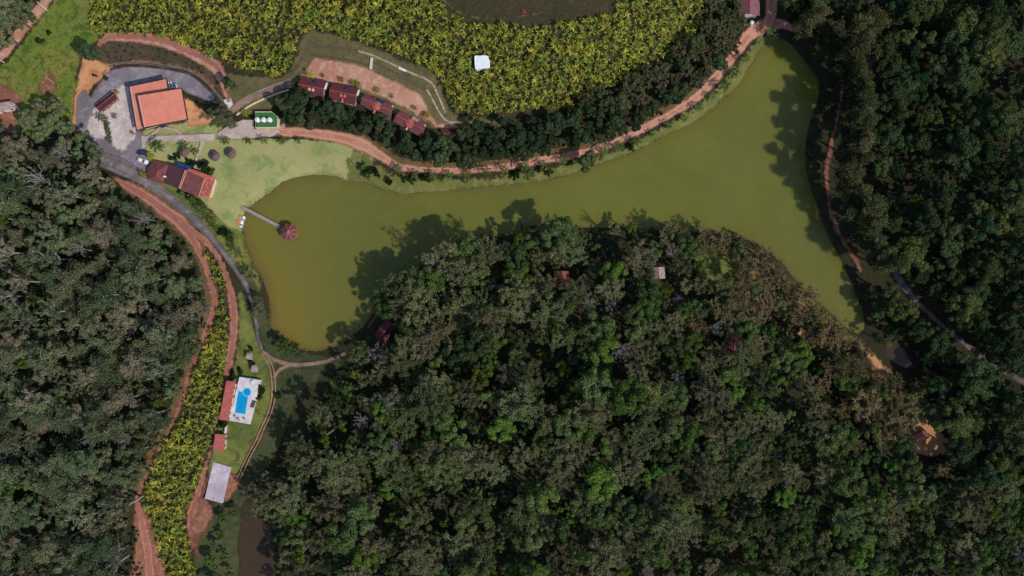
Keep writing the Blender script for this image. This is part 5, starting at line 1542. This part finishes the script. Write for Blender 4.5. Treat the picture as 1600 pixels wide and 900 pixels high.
# ------------------------------------------------------------------ forests
PEN = [(596, 474), (618, 448), (648, 424), (690, 398), (730, 376), (775, 362), (850, 352), (930, 352), (1000, 352), (1080, 356), (1140, 360), (1176, 378), (1208, 412), (1232, 446), (1264, 488), (1308, 530),
       (1356, 575), (1405, 620), (1450, 655), (1480, 700), (1500, 745), (1625, 765), (1625, 925), (432, 925), (430, 850), (436, 800), (450, 755), (468, 705), (494, 640), (518, 604), (548, 572), (574, 535), (592, 506)]
PEN_HOLES = [(602, 515, 34), (606, 538, 16), (588, 488, 16), (877, 437, 26), (1029, 427, 20), (1147, 536, 20), (1440, 684, 36), (1466, 696, 30), (1365, 562, 17), (1380, 584, 16), (1402, 607, 16), (1128, 415, 32), (1150, 440, 20),
             (870, 494, 14), (895, 495, 15), (920, 495, 15), (945, 494, 14), (1060, 470, 20), (1085, 466, 16), (1240, 446, 16), (1258, 528, 15), (1275, 505, 12), (1215, 418, 14), (700, 478, 12), (760, 640, 16), (640, 610, 15)]
WARM = [(1110, 384), (1180, 384), (1228, 428), (1284, 480), (1332, 534), (1388, 590), (1454, 646), (1478, 690), (1425, 706), (1372, 652), (1310, 592), (1240, 522), (1190, 482), (1130, 452)]
rg = np.random.default_rng(21)
pts = poisson(PEN, 5.3, rg, PEN_HOLES)
for (x, y) in pts:
    near_shore = smooth(480, 360, y)
    # towards the lower right the wood is greener, elsewhere olive and grey
    greenness = smooth(900, 1500, x) * 0.35 + 0.38 + 0.25 * vnoise(np.array([x / 90]), np.array([y / 90]), 4)[0]
    r = rg.uniform()
    if inside(WARM, np.array([x]), np.array([y]))[0]:
        continue
    if r < 0.03:
        kind, s = 'bare', rg.uniform(0.5, 1.05)
    elif r < 0.072:
        kind, s = 'bright', rg.uniform(0.8, 1.2)
    elif r < 0.085 + greenness * 0.9:
        kind, s = 'broad', 0.45 + 0.65 * rg.uniform() ** 1.4
    else:
        kind, s = 'airy', 0.5 + 0.6 * rg.uniform() ** 1.4
    if kind == 'broad' and rg.uniform() < 0.36:
        kind = 'broad_dark'
    if x > 1000 and y < 760 and dist_poly(np.array(WARM, float), np.array([x]), np.array([y]))[0] < 75 and rg.uniform() < 0.45:
        kind = 'dull'
    if x < 760 and y < 560 and kind != 'bright':
        s = 0.4 + 0.85 * s
    plant(kind, x, y, s, where='pen', rng=rg)

for (x, y) in poisson(WARM, 4.1, rg, [(1440, 684, 31), (1466, 694, 27), (1366, 564, 17), (1382, 580, 14), (1406, 610, 15), (1128, 415, 26), (1252, 522, 14)]):
    if rg.uniform() < 0.12:
        plant('broad', x, y, rg.uniform(0.5, 0.75), where='thin', rng=rg)
    else:
        plant('dull', x, y, rg.uniform(0.6, 1.0), where='thin', rng=rg)
WEST = [(-25, 222), (40, 226), (95, 240), (135, 262), (172, 292), (208, 318), (246, 344), (276, 382), (296, 420), (315, 458), (310, 512), (293, 556), (272, 608), (254, 664), (228, 712), (200, 760), (192, 830), (180, 870), (174, 925), (-25, 925)]
WEST_UNDER = [(-25, 222), (60, 228), (130, 258), (172, 288), (215, 314), (258, 342), (290, 378), (310, 415), (324, 450), (326, 505), (308, 545), (292, 585), (278, 625), (262, 672), (236, 718), (212, 760), (206, 800), (222, 860), (222, 925), (-25, 925)]
pts = poisson(WEST, 5.2, rg, [(85, 243, 12)])
for (x, y) in pts:
    r = rg.uniform()
    if r < 0.055:
        kind, s = 'bare', rg.uniform(0.55, 1.05)
    elif r < 0.08:
        kind, s = 'bright', rg.uniform(0.7, 1.0)
    elif r < 0.60:
        kind, s = 'west', rg.uniform(0.55, 1.05)
    else:
        kind, s = 'west_broad', rg.uniform(0.5, 1.0)
    plant(kind, x, y, s, where='west', rng=rg)

EAST = [(1226, -25), (1232, 22), (1268, 40), (1300, 62), (1340, 60), (1388, 80), (1390, 140), (1378, 200), (1372, 250), (1388, 320), (1408, 380), (1428, 425), (1450, 462), (1500, 508), (1555, 552), (1600, 578), (1625, 590), (1625, -25)]
EAST2 = [(1372, 470), (1392, 444), (1405, 462), (1440, 498), (1490, 540), (1545, 582), (1592, 612), (1625, 628), (1625, 760), (1520, 745), (1500, 700), (1482, 650), (1462, 600), (1440, 575), (1425, 545), (1395, 530), (1375, 505)]
EH = [(1470, 508, 14), (1492, 526, 14), (1516, 544, 14), (1538, 560, 14), (1578, 586, 14), (1394, 424, 18), (1412, 448, 18), (1428, 470, 16), (1446, 488, 14), (1556, 572, 17), (1358, 100, 14), (1352, 140, 14), (1415, 552, 22), (1435, 562, 16), (1484, 596, 15)]
pts = np.concatenate([poisson(EAST, 5.4, rg, EH), poisson(EAST2, 5.2, rg, EH)])
for (x, y) in pts:
    plant('bright' if rg.uniform() < 0.03 else 'east', x, y, 0.55 + 0.6 * rg.uniform() ** 1.5, where='east', rng=rg)

# tall pines between lake path and forest road, thin row on the bank itself
for i, t in enumerate(np.linspace(0, 1, 26)):
    q = catmull(np.array([(1300, 92), (1322, 130), (1318, 190), (1310, 240), (1308, 290), (1322, 335), (1345, 380), (1366, 412)], float), 1.0, False)
    p = q[int(t * (len(q) - 1))] + rg.normal(size=2) * 3.5
    plant('pine', p[0] + 20, p[1], rg.uniform(0.72, 0.95), up=0.62, where='row', rng=rg)
for (x, y, s) in [(1262, 40, .8), (1276, 62, .85), (1300, 50, .9), (1330, 72, .8), (1346, 40, .9), (1275, 20, .8), (1284, 86, .6), (1300, 130, .6), (1338, 100, .8), (1352, 60, .8), (1366, 30, .85)]:
    plant('pine', x, y, s, up=0.7, where='cove', rng=rg)
for (x, y, s) in [(1272, 198, .42), (1270, 232, .42), (1272, 262, .4), (1277, 292, .4), (1283, 322, .42), (1295, 362, .42), (1310, 396, .42), (1328, 434, .4), (1352, 462, .45), (1282, 170, .45), (1368, 456, .5), (1370, 496, .5), (1384, 516, .5), (1368, 526, .4), (1452, 600, .55), (1468, 640, .5)]:
    plant('east', x, y, s, where='bank', rng=rg)
# dull pines along the shaded tail of the lake
for (x, y, s) in [(1300, 522, .5), (1336, 552, .52), (1310, 560, .55), (1360, 606, .5), (1392, 640, .55), (1432, 612, .5), (1445, 640, .5), (1400, 672, .5), (1345, 630, .5)]:
    plant('pine', x, y, s, where='tail', rng=rg)

BELT = [(428, 162), (448, 152), (462, 152), (500, 160), (556, 172), (610, 200), (655, 222), (690, 212), (740, 196), (800, 186), (860, 182), (920, 172), (960, 150), (1000, 165), (1040, 150), (1064, 152), (1045, 170), (1000, 194), (950, 216), (900, 228), (840, 238), (770, 248), (700, 250), (640, 246), (604, 226), (570, 208), (530, 200), (480, 196), (448, 190)]
pts = poisson(BELT, 3.7, rg)
for (x, y) in pts:
    plant('belt', x, y, rg.uniform(0.7, 1.05), where='belt', rng=rg)
SCRUB = [(1104, -25), (1148, -25), (1152, 20), (1160, 60), (1140, 88), (1110, 116), (1080, 144), (1040, 148), (1000, 152), (960, 150), (930, 164), (905, 160), (970, 134), (1036, 104), (1084, 66), (1104, 24)]
pts = poisson(SCRUB, 4.2, rg)
for (x, y) in pts:
    plant('brown' if rg.uniform() < 0.7 else 'belt', x, y, rg.uniform(0.7, 1.05), where='scrub', rng=rg)
NW = [(-25, -25), (62, -25), (48, 8), (28, 36), (4, 66), (-25, 92)]
for (x, y) in poisson(NW, 5.0, rg):
    plant('west_broad', x, y, rg.uniform(0.7, 1.0), where='corner', rng=rg)
NW2 = [(30, 180), (60, 160), (110, 170), (118, 200), (150, 225), (150, 245), (110, 240), (60, 222), (-20, 210), (-20, 196), (30, 200)]
for (x, y) in poisson(NW2, 5.6, rg):
    plant('west_broad', x, y, rg.uniform(0.5, 0.85), where='yard', rng=rg)
SHORE = [(384, 415), (396, 430), (408, 470), (416, 515), (404, 500), (394, 455), (380, 425)]
for (x, y) in poisson(SHORE, 4.4, rg):
    plant('airy', x, y, rg.uniform(0.4, 0.55), where='westshore', rng=rg)
for (x, y, s) in [(428, 528, .45), (440, 540, .5), (452, 548, .4), (470, 552, .35), (350, 812, .35), (365, 800, .4)]:
    plant('broad', x, y, s, where='bay', rng=rg)
for (x, y, s) in [(398, 770, .6), (412, 790, .7), (425, 770, .7), (430, 800, .8), (420, 745, .5), (438, 760, .7)]:
    plant('airy', x, y, s, where='pondside', rng=rg)
for (x, y, s) in [(338, 850, .4), (352, 872, .4), (330, 880, .4), (358, 895, .45), (320, 905, .4), (345, 835, .3), (340, 910, .5)]:
    plant('broad', x, y, s, where='pondbank', rng=rg)

# single trees with their own descriptions
for kind, x, y, s, v, lab in [
    ('belt', 140, 78, 1.05, 2, 'large dark tree at the meadow corner beside the orange dirt road'),
    ('belt', 150, 90, 0.75, 1, 'smaller dark tree behind the large one above the sandy ground'),
    ('belt', 362, 130, 0.95, 0, 'round dark tree on the bank where the upper dirt road ends'),
    ('belt', 52, 28, 0.7, 1, 'dark round tree standing on the far dirt road'),
    ('airy', 348, 184, 0.75, 0, 'large grey green tree over the paved walk beside the hall garden'),
    ('airy', 362, 192, 0.5, 1, 'smaller grey green tree over the paved yard'),
    ('belt', 914, 250, 1.05, 2, 'large dark spreading tree on the lake bank overhanging the water'),
    ('broad', 826, 272, 0.5, 1, 'light green round tree at the water edge of the grass bank'),
    ('belt', 858, 268, 0.6, 0, 'dark green round tree at the water edge beside the light green one'),
    ('broad', 690, 265, 0.01, 1, None),
    ('bare', 100, 240, 0.75, 1, 'bare grey tree over the road end by the car park'),
    ('bare', 456, 133, 0.32, 0, 'small silver grey tree at the end wall of the first cottage'),
    ('bare', 612, 628, 0.95, 1, 'large bare silver tree standing in the peninsula wood below the maroon cabin'),
    ('bare', 665, 541, 0.85, 0, 'bare silver tree beside the maroon cabin in the peninsula wood'),
    ('bright', 1068, 555, 0.85, 0, 'vivid lime green tree alone in the middle of the peninsula wood'),
    ('airy', 378, 388, 0.55, 2, 'grey green tree on the shore below the landing stage'),
    ('airy', 372, 395, 0.45, 1, 'small grey tree between the asphalt road and the lake'),
]:
    if lab:
        plant(kind, x, y, s, v, lab, where='single', rng=rg)

# palms
row_px = [(1203, 47), (1166, 91), (1148, 113), (1132, 134), (1112, 150), (1093, 167), (1069, 185), (1045, 195), (1020, 208), (994, 221), (965, 228), (943, 236), (880, 248),
          (848, 257), (818, 259), (788, 264), (760, 267), (730, 269), (702, 273), (676, 273), (648, 272), (622, 262)]
ordn = ['first', 'second', 'third', 'fourth', 'fifth', 'sixth', 'seventh', 'eighth', 'ninth', 'tenth', 'eleventh', 'twelfth', 'thirteenth', 'fourteenth', 'fifteenth', 'sixteenth', 'seventeenth', 'eighteenth', 'nineteenth', 'twentieth', 'twenty-first', 'twenty-second']
for i, (x, y) in enumerate(row_px):
    plant('palm', x, y, rg.uniform(0.85, 1.05), None, f'palm beside the lakeside dirt road, {ordn[i]} in row from the mauve lodge', 'palms along the lakeside road', up=0.95, rng=rg)
for kind, x, y, s, v, lab in [
    ('palm', 246, 228, 1.1, 2, 'large green palm on the lawn beside the parked cars'),
    ('palm', 288, 227, 0.85, 0, 'green palm touching the edge of the first thatched shelter'),
    ('palm', 304, 236, 0.85, 1, 'green palm between thatched shelter and paved path'),
    ('yellow_palm', 234, 244, 1.0, 0, 'yellow palm on the lawn edge next to the white car'),
    ('yellow_palm', 223, 273, 1.0, 0, 'yellow palm at the restaurant corner beside the asphalt road'),
    ('palm', 158, 184, 0.9, 0, 'green palm in the garden bed on the gravel yard'),
    ('yellow_palm', 182, 144, 0.8, 1, 'yellowish palm at the end of the yard shed'),
    ('palm', 178, 181, 0.65, 1, 'small dull palm alone on the gravel yard'),
    ('palm', 206, 207, 0.5, 1, 'small thin palm at the hall corner on the gravel'),
    ('palm', 352, 220, 0.85, 0, 'palm at the near end of the paved yard edge'), ('palm', 388, 220, 0.8, 1, 'palm along the paved yard edge, second from the walk'),
    ('palm', 412, 219, 0.8, 0, 'palm along the paved yard edge, third from the walk'), ('palm', 440, 219, 0.85, 2, 'palm where paving meets the pink dirt road'),
    ('palm', 466, 218, 0.8, 1, 'palm on the lawn edge of the pink dirt road'),
    ('palm', 300, 312, 0.9, 0, 'dark palm behind the restaurant next to the road'), ('palm', 312, 325, 1.0, 2, 'dark palm between restaurant and road, second from the roofs'),
    ('palm', 327, 343, 1.0, 0, 'dark palm beside the road towards the landing stage'), ('palm', 336, 356, 0.9, 1, 'dark palm beside the road opposite the landing stage'),
    ('yellow_palm', 484, 116, 1.1, 0, 'yellow palm behind the first cottage'), ('yellow_palm', 552, 129, 1.0, 1, 'yellow palm behind the second cottage corner'),
    ('yellow_palm', 559, 132, 0.9, 0, 'smaller yellow palm between second and third cottage'),
    ('yellow_palm', 590, 141, 0.95, 1, 'yellow palm behind the third cottage'), ('yellow_palm', 666, 180, 1.0, 0, 'yellow palm behind the last cottage'),
    ('palm', 504, 118, 0.5, 1, 'small green palm behind the gap of first and second cottage'), ('palm', 534, 124, 0.5, 0, 'small green palm behind the second cottage'),
    ('palm', 612, 150, 0.55, 1, 'small green palm behind the gap of third and last cottage'), ('palm', 648, 168, 0.5, 0, 'small green palm behind the last cottage'),
    ('yellow_palm', 382, 176, 1.1, 1, 'yellow green palm between cottage track and pump house'),
    ('palm', 1450, 562, 1.1, 2, 'pale palm by the muddy creek pool'), ('palm', 1484, 596, 1.2, 0, 'pale palm in the dark wood below the creek'),
    ('palm', 1362, 452, 0.9, 1, 'pale palm at the dark tail of the lake'), ('palm', 1388, 538, 0.8, 0, 'small palm on the sandy path beside the creek'),
]:
    plant(kind, x, y, s, v, lab, up=0.95, rng=rg)

# bushes
for kind, x, y, s, lab in [
    ('green_bush', 566, 260, 1.0, 'leafy bush in the lawn clump above the lake bend, outer side'), ('bush', 578, 268, 1.1, 'dark bush in the lawn clump above the lake bend'),
    ('bush', 588, 270, 1.0, 'dark bush closing the lawn clump towards the dirt road'), ('green_bush', 573, 274, 0.8, 'leafy bush at the foot of the lawn clump'),
    ('bush', 608, 282, 1.0, 'round dark bush alone on the grass bank'), ('bush', 632, 280, 1.0, 'round dark bush beside a light green one on the bank'),
    ('green_bush', 644, 282, 0.9, 'light green bush paired with a dark one on the bank'), ('bush', 668, 280, 1.1, 'round dark bush farther along the grass bank'),
    ('bush', 804, 276, 1.2, 'dark bush at the waterline next to the light green tree'), ('bush', 986, 231, 0.8, 'small dark bush on the narrow bank by the road bend'),
    ('bush', 392, 544, 0.9, 'round dark bush above the upper picnic shelter'), ('bush', 392.5, 566, 1.0, 'round dark bush between the two picnic shelters'),
    ('bush', 365, 586, 1.4, 'dark bush at the head of the pool pavilion'), ('bush', 376, 580, 1.1, 'dark bush above the pool terrace corner'),
    ('bush', 408, 608, 1.2, 'dark bush at the terrace edge facing the track'), ('bush', 404, 621, 0.8, 'small dark bush beside the terrace entrance'), ('bush', 434, 617, 1.0, 'round dark bush on grass across the track'),
    ('bush', 342, 664, 0.9, 'dark bush between the pool pavilion and outhouse'), ('bush', 350, 664, 0.8, 'smaller dark bush beside the white garden wall'),
    ('bush', 270, 248, 0.7, 'dark bush at the lawn hedge by the restaurant, outermost'), ('bush', 274, 243, 0.7, 'dark bush in the lawn hedge by the restaurant'), ('bush', 280, 243, 0.6, 'small dark bush in the lawn hedge'),
    ('bush', 296, 252, 1.0, 'dark bush beside the path against the blue awning'), ('bush', 302, 258, 0.9, 'dark bush at the path corner of the porch'),
    ('bush', 314, 256, 1.1, 'dark bush heading the hedge beyond the path'), ('bush', 322, 262, 1.2, 'dark bush in the middle of the hedge by the porch'), ('green_bush', 330, 268, 0.9, 'green bush at the end of the hedge by the porch'),
    ('green_bush', 284, 300, 0.8, 'leafy bush behind the dark restaurant roof'), ('green_bush', 296, 306, 0.8, 'leafy bush behind the main restaurant roof'),
    ('bush', 76, 52, 0.7, 'small dark bush in the bright meadow, upper of two'), ('bush', 64, 65, 0.8, 'small dark bush in the bright meadow, lower of two'),
    ('bush', 165, 121, 0.7, 'dark bush at the edge of the asphalt bend'), ('bush', 148, 118, 0.45, 'tiny bush on the sandy ground'),
    ('bush', 1470, 716, 1.3, 'round green bush below the sandy clearing'), ('bush', 1350, 556, 1.0, 'dark bush on the sandy path'),
    ('green_bush', 358, 370, 1.0, 'leafy bush on the lake side of the asphalt road'), ('bush', 348, 362, 1.0, 'dark bush below the roadside palms'),
]:
    plant(kind, x, y, s, None, lab, up=0.6, rng=rg)

# ------------------------------------------------------------------ plantation
FIELD = [(140, -20), (684, -20), (694, 10), (728, 34), (768, 40), (782, 36), (826, 42), (880, 36), (930, 24), (962, 14), (985, -20), (1100, -20), (1096, 26), (1076, 62), (1036, 94), (984, 122), (934, 144), (896, 160), (860, 168), (800, 172), (740, 176),
         (712, 172), (700, 150), (692, 120), (668, 100), (622, 82), (560, 60), (500, 44), (466, 48), (450, 102), (432, 116), (392, 108), (348, 92), (306, 74), (252, 55), (200, 49), (160, 52), (142, 40)]
STRIP = [(322, 398), (338, 414), (350, 440), (353, 500), (352, 560), (345, 620), (330, 680), (314, 735), (295, 785), (284, 815), (292, 850), (306, 900), (306, 925), (268, 925), (250, 870), (236, 820), (218, 780),
         (238, 735), (262, 690), (280, 655), (295, 610), (306, 580), (322, 540), (340, 495), (342, 455), (330, 425)]
bp = [(x, y, 'field') for x, y in poisson(FIELD, 1.75, rg, [(753, 97, 16), (765, 76, 6), (762, 56, 5)])]
bp += [(x, y, 'strip') for x, y in poisson(STRIP, 1.7, rg)]
bp += [(x, y, 'sprig') for x, y in [(926, 472), (935, 470), (944, 476), (1238, 474), (1246, 480), (1090, 452), (1096, 458)]]
sizes = rg.uniform(0.6, 1.1, len(bp))
order = np.argsort(-sizes)
own = set(order[:290].tolist())
BMARK = {'field': [(200, 20, 'at the meadow end of the plantation'), (330, 40, 'above the upper dirt road'), (440, 70, 'beside the dry bank of the terrace'), (560, 25, 'above the terrace drain'),
                   (650, 40, 'on the plantation slope below the hilltop track'), (753, 97, 'around the white sheeted shed'), (760, 150, 'above the tree belt by the terrace bend'), (850, 90, 'in the middle of the plantation'),
                   (960, 60, 'beside the bare hilltop'), (1040, 30, 'at the scrubby end of the plantation'), (880, 150, 'along the scrub edge of the plantation')],
         'strip': [(340, 430, 'at the pointed top of the strip between dirt roads'), (345, 520, 'in the strip level with the picnic shelters'), (320, 620, 'in the strip beside the pool pavilion'),
                   (275, 720, 'in the strip beside the concrete court'), (265, 790, 'in the strip by the red soil patch'), (285, 890, 'at the lower end of the strip between roads')],
         'sprig': [(935, 472, 'beside the forest track in the peninsula wood'), (1240, 476, 'in the wood by the lake tail'), (1092, 455, 'below the peninsula clearing')]}
SV = []; SF = []; so = 0
bx_, by_, bz_ = ground_at(np.array([b[0] for b in bp]), np.array([b[1] for b in bp]), 2.2)
for i, (x, y, w) in enumerate(bp):
    if i in own:
        near_to = min(BMARK[w], key=lambda q: (q[0] - x) ** 2 + (q[1] - y) ** 2)[2]
        lab = ('large ' if w != 'sprig' else '') + 'yellow green banana plant ' + near_to
        plant('banana', x, y, sizes[i], None, lab, 'banana plants ' + near_to, up=0.85, rng=rg)
        continue
    v, f = BAN[i % len(BAN)]
    a = rg.uniform(0, 6.283); c, s = math.cos(a), math.sin(a)
    q = v * sizes[i]
    q = np.column_stack([q[:, 0] * c - q[:, 1] * s + bx_[i], q[:, 0] * s + q[:, 1] * c + by_[i], q[:, 2] + bz_[i]])
    SV.append(q); SF.append(f + so); so += len(v)
o = link_mesh('plantation_foliage', mesh_np('plantation_foliage', np.concatenate(SV), np.concatenate(SF), M['leaf_banana_mass']))
tag(o, 'smaller yellow green banana plants filling the plantation', 'plants', kind='stuff')

# ------------------------------------------------------------------ ground cover
def scatter(name, polys, spacing, per, size, spread, hgt, mat, label, rng, holes=()):
    C = []; N = []
    for poly in polys:
        P = poisson(poly, spacing, rng, holes, tries=4)
        x, y, z = ground_at(P[:, 0], P[:, 1], 0)
        k = per
        cx = np.repeat(x, k) + rng.normal(size=len(x) * k) * spread
        cy = np.repeat(y, k) + rng.normal(size=len(x) * k) * spread
        d = sdf_water(cx, cy)
        cz = np.repeat(z, k) + np.abs(rng.normal(size=len(cx))) * hgt + 0.1
        ok = d > 0.4
        C.append(np.column_stack([cx, cy, cz])[ok]); N.append((rng.normal(size=(len(cx), 3)) * 0.5 + (0, 0, 1))[ok])
    v, f = leaf_quads(np.concatenate(C), np.concatenate(N), size, rng)
    return tag(link_mesh(name, mesh_np(name, v, f, mat)), label, 'undergrowth', kind='stuff')
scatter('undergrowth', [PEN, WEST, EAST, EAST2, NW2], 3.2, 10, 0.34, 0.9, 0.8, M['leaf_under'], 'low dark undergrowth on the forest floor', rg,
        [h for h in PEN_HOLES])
def understory(name, polys, spacing, label, mat, rng, holes=(), smin=0.6, smax=1.5):
    V = []; F = []; so = 0
    base = []
    for i in range(4):
        r_ = np.random.default_rng(70 + i)
        v, f, _ = lobed_crown(r_, 1.7, 1.9, 2.0, 6, 130, 0.36, up=-0.1)
        base.append((v, f))
    for poly in polys:
        P = poisson(poly, spacing, rng, holes, tries=4)
        x, y, z = ground_at(P[:, 0], P[:, 1], 2.0)
        for i in range(len(x)):
            v, f = base[rng.integers(4)]
            k = rng.uniform(smin, smax); a = rng.uniform(0, 6.283); c, s_ = math.cos(a), math.sin(a)
            V.append(np.column_stack([(v[:, 0] * c - v[:, 1] * s_) * k + x[i], (v[:, 0] * s_ + v[:, 1] * c) * k + y[i], v[:, 2] * k + z[i]])); F.append(f + so); so += len(v)
    return tag(link_mesh(name, mesh_np(name, np.concatenate(V), np.concatenate(F), mat)), label, 'undergrowth', kind='stuff')
EDGE_HOLES = PEN_HOLES + [(1395, 600, 12), (1430, 685, 22)]
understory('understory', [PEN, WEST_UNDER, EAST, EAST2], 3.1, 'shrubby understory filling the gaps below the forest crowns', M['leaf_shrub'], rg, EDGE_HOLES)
understory('bank_scrub', [[(158, 72), (200, 68), (258, 78), (300, 96), (326, 116), (318, 120), (288, 104), (240, 92), (200, 88), (164, 92)]], 1.9, 'low dark scrub on the excavated bank below the upper dirt road', M['leaf_under'], rg, (), 0.22, 0.5)
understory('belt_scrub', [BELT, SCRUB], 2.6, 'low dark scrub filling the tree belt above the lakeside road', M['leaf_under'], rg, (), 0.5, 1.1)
scatter('field_weeds', [FIELD, STRIP], 1.5, 5, 0.26, 0.5, 0.35, M['leaf_under_green'], 'low green weeds between the plantation rows', rg, [(753, 97, 14)])
def reeds(name, polys, label, rng):
    C = []; N = []
    for poly in polys:
        P = catmull(poly, 0.5, True)
        keep = vnoise(P[:, 0] / 6, P[:, 1] / 6, 8) > 0.36
        P = P[keep]
        for k in range(5):
            q = P + rng.normal(size=P.shape) * 0.42
            C.append(np.column_stack([q, np.maximum(H(q[:, 0], q[:, 1]), 0) + rng.uniform(0.05, 0.5, len(q))])); N.append(rng.normal(size=(len(q), 3)) * 0.8 + (0, 0, 0.7))
    v, f = leaf_quads(np.concatenate(C), np.concatenate(N), 0.24, rng, 0.4)
    return tag(link_mesh(name, mesh_np(name, v, f, M['leaf_reed'])), label, 'reeds', kind='stuff')
reeds('shore_reeds', [LAKE, POND], 'low reeds and wet grass fringing the water', rg)
scatter('meadow_weeds', [[(100, -20), (145, -20), (146, 40), (126, 90), (120, 150), (114, 190), (60, 200), (30, 175), (45, 150), (0, 120), (30, 85), (70, 40)]], 1.7, 9, 0.22, 0.5, 0.25, M['leaf_weed'],
        'bright weeds and tufts covering the meadow', rg, [(76, 135, 13)])
scatter('bank_tufts', [[(405, 118), (448, 110), (478, 52), (520, 54), (600, 80), (676, 114), (706, 176), (760, 180), (700, 190), (668, 150), (600, 112), (500, 84), (470, 112)],
                       [(690, -15), (700, 10), (740, 34), (800, 40), (880, 30), (965, 8), (975, -15)],
                       [(345, 775), (370, 795), (370, 920), (312, 920), (305, 850)], [(430, 585), (470, 580), (500, 582), (460, 640), (440, 690), (405, 740)],
                       [(150, 72), (220, 72), (300, 98), (330, 124), (300, 108), (220, 92), (160, 104)]], 2.0, 7, 0.18, 0.5, 0.15, M['leaf_grass'],
        'dry tufts on banks and clearings', rg)

# ------------------------------------------------------------------ descriptions of the wild trees: by look, forest and landmark
MARKS = [((612, 628), 'the large bare silver tree'), ((1068, 555), 'the lone lime green tree'), ((760, 150), 'the white plantation shed'), ((1312, 400), 'the east shore path'), ((1470, 716), 'the sandy clearing'), ((449, 363), 'the lake pavilion'), ((601, 516), 'the lakeside cabin'), ((877, 437), 'the orange red cabin'), ((1029, 427), 'the pale grey cabin'), ((1147, 536), 'the shaded maroon cabin'),
         ((1437, 684), 'the pink tiled house'), ((400, 850), 'the small pond'), ((920, 494), 'the forest track'), ((1128, 415), 'the peninsula clearing'), ((505, 556), 'the lake bay'), ((1410, 560), 'the muddy creek'),
         ((1312, 102), 'the far shore shelter'), ((1175, 15), 'the mauve lodge'), ((185, 262), 'the road end'), ((320, 470), 'the red earth road'), ((235, 740), 'the banana strip'), ((12, 165), 'the farm building'),
         ((700, 205), 'the roadside shed'), ((545, 165), 'the cottages'), ((1395, 425), 'the forest edge road'), ((1545, 568), 'the lower forest road')]
AREA = {'pen': 'in the peninsula wood', 'west': 'in the hillside wood', 'east': 'in the dark forest', 'row': 'in the far shore row', 'cove': 'at the head of the lake', 'bank': 'on the far lake bank',
        'tail': 'by the tail of the lake', 'thin': 'in the thin peninsula wood', 'belt': 'in the dark tree belt', 'scrub': 'on the scrubby slope', 'corner': 'beside the far dirt road', 'yard': 'behind the farm yard', 'westshore': 'on the roadside shore',
        'bay': 'at the lake bay', 'pondside': 'beside the small pond', 'pondbank': 'on the pond bank', None: ''}
rank = {}
for item in PLANTED:
    root, kind, px, py, lab, grp, where = item
    if lab:
        root['label'] = lab
        root['group'] = grp or {'palm': 'garden palms', 'yellow_palm': 'yellow palms', 'bush': 'bushes', 'green_bush': 'bushes'}.get(kind, 'single trees')
        continue
    ds = [((px - m[0][0]) ** 2 + (py - m[0][1]) ** 2) for m in MARKS]
    j = int(np.argmin(ds))
    rank.setdefault((kind, where, j), []).append((ds[j], root))
W = ['first', 'second', 'third', 'fourth', 'fifth', 'sixth', 'seventh', 'eighth', 'ninth', 'tenth', 'eleventh', 'twelfth', 'thirteenth', 'fourteenth', 'fifteenth', 'sixteenth', 'seventeenth', 'eighteenth', 'nineteenth', 'twentieth']
for (kind, where, j), lst in rank.items():
    lst.sort(key=lambda q: q[0])
    for i, (d2, root) in enumerate(lst):
        short = LOOK[kind]
        if i < 20:
            root['label'] = f'{short} {AREA[where]}, {W[i]} out from {MARKS[j][1]}'
        else:
            sz = 'small' if root.scale[2] < 0.88 else ('large' if root.scale[2] > 1.04 else 'middling')
            root['label'] = f'{sz} {short} {AREA[where]}, well away from {MARKS[j][1]}'
        wds = root['label'].split()
        if len(wds) > 16:
            root['label'] = ' '.join(root['label'].replace('tall feathery ', 'tall ').replace('dense dark ', 'dark ').replace('the head of the lake', 'the lake head').replace('the tail of the lake', 'the lake tail').split())
        root['group'] = f'{short}s {AREA[where]}'
